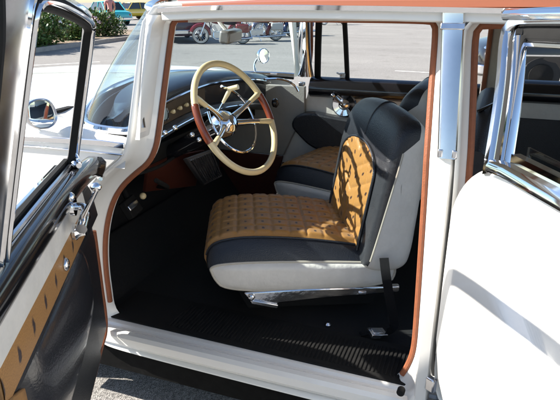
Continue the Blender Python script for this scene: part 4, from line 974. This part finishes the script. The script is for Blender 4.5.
# ---- front door (built closed in its own axes: x back from the hinge, y inwards, z up; then swung open)
THF = R(61)
fd = empty('front_door', (-.08, 0, 0), -THF, parent=car)
MF = Matrix.Translation((-.08, 0, 0)) @ Matrix.Rotation(-THF, 4, 'Z'); MFi = MF.inverted()
def fdl(u, v, o):
    """door-local point on the plane o inside the outer skin, seen at this spot of the photograph"""
    P0 = MF @ Vector((0, o, 0)); n = (MF.to_3x3() @ Vector((0, 1, 0))); r = ray(u, v)
    return MFi @ (CAM + r*((P0-CAM).dot(n)/r.dot(n)))
so = smooth_poly([(0, 0, .30), (0, 0, .70), (.045, 0, .84), (.11, 0, .91), (.20, 0, .95), (.30, 0, .97), (1.03, 0, .985), (1.045, 0, .90), (1.045, 0, .30)], 1, True)
make('door_shell', prism([(p.x, p.z) for p in so], lambda x, z: (x, 0, z), lambda x, z: (x, .038, z)), 'white_paint', fd, bevel=.008)
def dslab(name, out, y0, y1, m, par=fd, bevel=.005, **k): return make(name, prism(out, lambda x, z: (x, y0, z), lambda x, z: (x, y1, z)), m, par, bevel=bevel, **k)
dslab('trim_panel', [(.03, .33), (.04, .68), (.09, .82), (1.034, .85), (1.034, .33)], .036, .047, 'black_vinyl')
dslab('upper_panel', [(.10, .79), (.16, .895), (.20, .925), (1.034, .94), (1.034, .80)], .036, .079, 'black_vinyl')
dslab('white_band', [(.30, .900), (.33, .962), (1.035, .964), (1.035, .900)], .078, .088, 'white_vinyl', bevel=.004)
gs = []
V, uv, rows = [], [], []
for i in range(60):
    row = []
    for j in range(8):
        x = lerp(.31, 1.033, i/59); z = lerp(.824, .899, j/7); row.append((x, .0835+.002*math.sin(math.pi*j/7), z)); uv.append((x/.09, .5+.28*(j/7-.5)*2))
    rows.append(row)
make('brocade_band', grid(rows), 'gold_brocade', fd, uv=uv, angle=180)
dslab('brocade_end', [(.31, .822), (.31, .901), (1.034, .901), (1.034, .822)], .075, .083, 'brown_brocade', bevel=.002)
dslab('brocade_lower', [(.99, .50), (.94, .62), (.95, .80), (1.034, .84), (1.034, .50)], .078, .0865, 'brown_brocade', bevel=.003)
# rolled black sill garnish, ending forward in a rounded nose
gp = [(.0, .0), (.006, .030), (.022, .044), (.040, .040), (.050, .025), (.046, .0), (.038, -.02), (.0, -.02)]
gpath = spline([(.08, .06, .925), (.12, .06, .945), (.2, .06, .962), (.4, .055, .978), (.75, .052, .982), (1.03, .052, .982)], 40)
fr = frames(gpath, False, (0, 0, 1)); rows = []
for i, (p_, s_, n_) in enumerate(fr):
    k = min(1, .35+.65*(i/6)) ; rows.append([p_ - s_*a*k*(1.25 if i < 9 else 1.0) + n_*b*k for a, b in gp])
make('sill_garnish', grid([[p_.lerp(gpath[0], .7) for p_ in rows[0]]]+rows, True, False, True), 'black_gloss', fd, angle=60)
make('garnish_cap', [tube(spline([(.085, .09, .91), (.12, .11, .922), (.19, .115, .938)], 10), .006, 8)], 'chrome', fd)
# upper black panel between garnish and white band is the shell of the garnish; chrome strips run along the glass
make('glass_seal', sweep([(.30, .052, 1.022), (.6, .052, 1.032), (1.03, .052, 1.038)], rect(-.006, .006, -.016, .012), (0, 0, 1)), 'black_rubber', fd)
make('belt_strip', [tube([(.28, .068, 1.020), (.6, .066, 1.030), (1.03, .064, 1.036)], .007, 8)], 'brushed_chrome', fd)
make('belt_trim', [sweep([(.20, -.002, .978), (.6, -.002, .990), (1.04, -.002, .990)], rect(-.006, .006, -.012, .012), (0, 0, 1))], 'chrome', fd, bevel=.003)
# window frame: bright, with a dark inner channel
def fo_(z): return .06+.115*(z-1)/.4
fpts = [(.305, 1.005), (.335, 1.12), (.375, 1.27), (.404, 1.366), (.425, 1.388), (.52, 1.404), (.66, 1.420), (.80, 1.434), (.92, 1.440), (.952, 1.428), (.952, 1.38), (.938, 1.2), (.918, 1.0)]
FP = [Vector((x, fo_(z), z)) for x, z in fpts]; FPs = smooth_poly(FP, 2)
FR = resample(FPs, 90)
Oc = [Vector((p.x, p.y, p.z)) for p in FR]
cent = Vector((.7, .1, 1.2))
def inward(P, d, dy=0.):
    out = []
    n = len(P)
    for i in range(n):
        t = (P[min(i+1, n-1)]-P[max(i-1, 0)]).normalized(); nn = Vector((t.z, 0, -t.x)); 
        if nn.dot(cent-P[i]) < 0: nn = -nn
        q = P[i]+nn*d; out.append(Vector((q.x, q.y+dy, q.z)))
    return out
def flat(P, w, d):
    fr_ = []
    n = len(P); rows = []
    for i in range(n):
        t = (P[min(i+1, n-1)]-P[max(i-1, 0)]).normalized(); nn = Vector((t.z, 0, -t.x)).normalized()
        if nn.dot(cent-P[i]) < 0: nn = -nn
        yy = Vector((0, 1, 0)); 
        rows.append([P[i]-nn*w*.5-yy*d*.35, P[i]-nn*w*.3-yy*d*.5, P[i]+nn*w*.3-yy*d*.5, P[i]+nn*w*.5-yy*d*.3, P[i]+nn*w*.5+yy*d*.3, P[i]+nn*w*.25+yy*d*.5, P[i]-nn*w*.25+yy*d*.5, P[i]-nn*w*.5+yy*d*.3])
    return grid(rows, True, False, True)
wf = make('window_frame', [flat(inward(FR, -.008, .0), .016, .026), flat(inward(FR, .009, .006), .010, .024)], 'chrome', fd, angle=35)
make('frame_groove', flat(inward(FR, .003, .002), .008, .022), 'black_rubber', wf, angle=35)
make('window_channel', flat(inward(FR, .017, .0), .008, .018), 'black_rubber', wf, angle=35)
pst = [p for p in FR if p.x > .9 and p.z < 1.437]
make('rear_seal', flat(inward(pst, -.118, .0), .020, .020), 'black_rubber', wf, angle=35)
make('rear_channel', flat(inward(pst, -.052, .0), .116, .018), 'brushed_chrome', wf, angle=35)
make('vent_latch', [ball((.335, .085, 1.03), .018, 12, 1.2, .8, .7), tube([(.335, .09, 1.03), (.38, .10, 1.035)], .007, 8)], 'chrome', fd)
# armrest
af = []
for x, w, z0, z1 in ((.375, .012, .64, .77), (.380, .036, .59, .805), (.395, .052, .56, .815), (.43, .060, .54, .818), (.55, .062, .52, .818), (.70, .058, .51, .815), (.82, .052, .52, .81), (.88, .042, .54, .80), (.905, .012, .58, .77)):
    zc_, hz = (z0+z1)/2, (z1-z0)/2
    row = []
    for k in range(25):
        a = -math.pi/2+math.pi*k/24
        c_, s_ = max(0, math.cos(a)), math.sin(a)
        lean = 1 if s_ > 0 else 1-.45*abs(s_)          # fuller above, tucking in below
        row.append((x, .044+w*(c_**.45)*lean, zc_+hz*(abs(s_)**.75)*(1 if s_ > 0 else -1)))
    af.append(row)
make('armrest', grid(af, True, False, True), 'armrest_vinyl', fd, angle=75)
make('map_pocket', prism([(.22, .34), (.22, .56), (.86, .50), (.86, .34)], lambda x, z: (x, .044, z), lambda x, z: (x, .058, z)), 'black_vinyl', fd, bevel=.008)
hb, hk = fdl(79, 232, .10), fdl(96, 187, .175)
wc = make('window_crank', [lathe([(0, 0), (.02, 0), (.02, .008), (.012, .016), (.009, .03), (0, .03)], (hb.x, .086, hb.z), (0, 1, 0), 24), tube([(hb.x, .112, hb.z), fdl(84, 215, .14), hk-Vector((0, .0, .008))], [.0075, .0062, .0052], 10), ball(hk, .0105, 14, 1, 1.2, 1)], 'chrome', fd)
h2 = fdl(79, 215, .115); make('door_handle', [tube(spline([(h2.x-.05, .09, h2.z+.005), (h2.x-.03, .125, h2.z+.004), (h2.x+.06, .13, h2.z-.012)], 12), [.010]*8+[.013]*4, 10), lathe([(0, 0), (.026, 0), (.024, .012), (0, .014)], (h2.x-.05, .086, h2.z+.005), (0, 1, 0), 20)], 'chrome', fd)
k3 = fdl(70, 197, .10); make('lock_knob', [tube([(k3.x, .09, k3.z-.035), (k3.x, .098, k3.z-.008)], .005, 8), ball((k3.x, .10, k3.z), .012)], 'chrome', fd)
k4 = fdl(71, 264, .10); make('release_button', ball((k4.x, .088, k4.z), .016, 12, 1, .6, 1), 'brushed_chrome', fd)
make('door_edge', prism([(1.043, .30), (1.049, .30), (1.049, .975), (1.043, .975)], lambda x, z: (x, .004, z), lambda x, z: (x, .07, z)), 'white_trim', fd, bevel=.002)
make('lower_seal', tube(spline([(.012, .040, .70), (.008, .040, .5), (.02, .040, .33), (.2, .040, .318), (.97, .040, .318)], 30), .009, 8), 'brown_welt', fd)

# ---- rear door
THR = R(63)
rd = empty('rear_door', (1.10, -.02, 0), -THR, parent=car)
MR_ = Matrix.Translation((1.10, -.02, 0)) @ Matrix.Rotation(-THR, 4, 'Z'); MRi = MR_.inverted()
def rdl(u, v, o):
    P0 = MR_ @ Vector((0, o, 0)); n = (MR_.to_3x3() @ Vector((0, 1, 0))); r = ray(u, v)
    return MRi @ (CAM + r*((P0-CAM).dot(n)/r.dot(n)))
# outer skin swells out below the belt: sections up the door
ro = smooth_poly([(0, 0, .36), (.0, 0, .9), (.012, 0, .99), (.05, 0, 1.055), (.12, 0, 1.085), (.20, 0, 1.092), (1.03, 0, 1.085), (1.04, 0, 1.0), (.98, 0, .82), (.78, 0, .52), (.62, 0, .36)], 2, True)
n_ = len(ro); cen = Vector((.5, 0, .74))
def rsec(k, y): return [Vector((lerp(cen.x, p.x, k), y + (.035*max(0, (p.z-.95)/.14)**1.6 if y < .03 else 0), lerp(cen.z, p.z, k))) for p in ro]
rows = [rsec(.985, .085), rsec(1., .08), rsec(1.0, .022), rsec(.997, .010), rsec(.988, .002), rsec(.97, -.004), rsec(.8, -.010), rsec(.5, -.014), rsec(.02, -.016)]
make('door_shell', grid(rows, True, False, True), 'white_paint', rd, angle=40)
make('trim_panel', prism([(.04, .40), (.03, .95), (.12, 1.04), (1.0, 1.05), (.95, .82), (.75, .55), (.62, .40)], lambda x, z: (x, .084, z), lambda x, z: (x, .10, z)), 'black_vinyl', rd, bevel=.005)
cent = Vector((.6, .1, 1.25))
pb, pt = rdl(497, 165, .045), rdl(513, 19, .12)
rpts = [(pb.x, pb.z-.02), (lerp(pb.x, pt.x, .5), 1.25), (pt.x, pt.z-.03), (pt.x+.02, pt.z-.004), (pt.x+.10, pt.z+.003), (.7, 1.415), (.88, 1.395), (.93, 1.35), (1.0, 1.09)]
def ro_(z): return .042+ .09*max(0, (z-1.08)/.33)
RP = resample(smooth_poly([Vector((x, ro_(z), z)) for x, z in rpts], 2), 80)
ip_ = [p for p in inward(RP, .052, -.004) if p.x < .34 and p.z < 1.385]
rf_ = make('window_frame', [flat(RP, .030, .05), flat(ip_, .012, .03)], 'chrome', rd, angle=35)
make('window_channel', flat(inward(RP, .029, .0), .032, .026), 'black_rubber', rf_, angle=35)
make('window_glass', prism([(.20, 1.05), (.20, 1.150), (.44, 1.146), (1.0, 1.146), (1.0, 1.05)], lambda x, z: (x, .058, z), lambda x, z: (x, .063, z)), 'clear_glass', rd, smooth=False)
make('belt_trim', [sweep([(.13, .022, 1.094), (.2, .018, 1.104), (.5, .018, 1.108), (1.02, .018, 1.10)], [(-.012, -.012), (.014, -.014), (.012, .0), (.004, .010), (-.012, .012)], (0, 0, 1)), sweep([(.19, .040, 1.124), (.6, .040, 1.126), (1.0, .040, 1.118)], rect(-.010, .010, -.010, .010), (0, 0, 1))], 'chrome', rd, angle=35)
make('drip_cap', sweep([(pt.x-.012, .115, pt.z+.008), (pt.x+.12, .115, pt.z+.012), (.75, .115, 1.425)], [(-.016, -.012), (.016, -.012), (.022, .0), (.012, .014), (-.016, .014)], (0, 0, 1)), 'chrome', rd, bevel=.004)
make('door_handle', [tube(spline([(.80, -.012, .98), (.82, -.05, .985), (.95, -.05, .985), (.97, -.012, .98)], 16), .010, 10)], 'chrome', rd)
make('hinge', [box((-.0, .03, .52), (.05, .03, .06)), box((-.0, .03, .86), (.05, .03, .06))], 'brushed_chrome', rd, bevel=.006)

# ---- nothing deeper than car > part > sub-part
bpy.context.view_layer.update()
def tloc(o): return Matrix.LocRotScale(o.location, o.rotation_euler, o.scale)
for part in list(car.children):
    for sp2 in list(part.children):
        for deep in list(sp2.children):
            M_ = tloc(sp2) @ tloc(deep); deep.parent = part; deep.matrix_parent_inverse = Matrix()
            l_, r_, s_ = M_.decompose(); deep.location = l_; deep.rotation_euler = r_.to_euler(); deep.scale = s_
        if sp2.type == 'EMPTY': bpy.data.objects.remove(sp2)

# ================================================================== LIGHT
SUN_EL, SUN_PH = R(34.5), R(14)
sdir = Vector((-math.cos(SUN_PH)*math.cos(SUN_EL), -math.sin(SUN_PH)*math.cos(SUN_EL), math.sin(SUN_EL)))
w = bpy.data.worlds.new('World'); scene.world = w; w.use_nodes = True; nt = w.node_tree
sky = nt.nodes.new('ShaderNodeTexSky'); sky.sky_type = 'NISHITA'; sky.sun_disc = False
sky.sun_elevation = SUN_EL; sky.sun_rotation = math.atan2(sdir.x, sdir.y); sky.air_density = 1.0; sky.dust_density = .6; sky.ozone_density = 1.5
nt.links.new(sky.outputs[0], nt.nodes['Background'].inputs[0]); nt.nodes['Background'].inputs[1].default_value = .08
sl = bpy.data.lights.new('sun', 'SUN'); sl.energy = 4.9; sl.angle = R(.53); sl.color = (1, .94, .85)
so_ = bpy.data.objects.new('sun', sl); col.objects.link(so_); so_.rotation_euler = sdir.to_track_quat('Z', 'Y').to_euler(); so_.location = (0, 0, 8)
scene.view_settings.view_transform = 'Standard'; scene.view_settings.look = 'None'
scene.view_settings.exposure = 1.42; scene.view_settings.gamma = 1; scene.view_settings.use_curve_mapping = False
scene.render.engine = 'CYCLES'
scene.cycles.max_bounces = 8; scene.cycles.transparent_max_bounces = 16; scene.cycles.use_denoising = True
scene.cycles.sample_clamp_indirect = 8
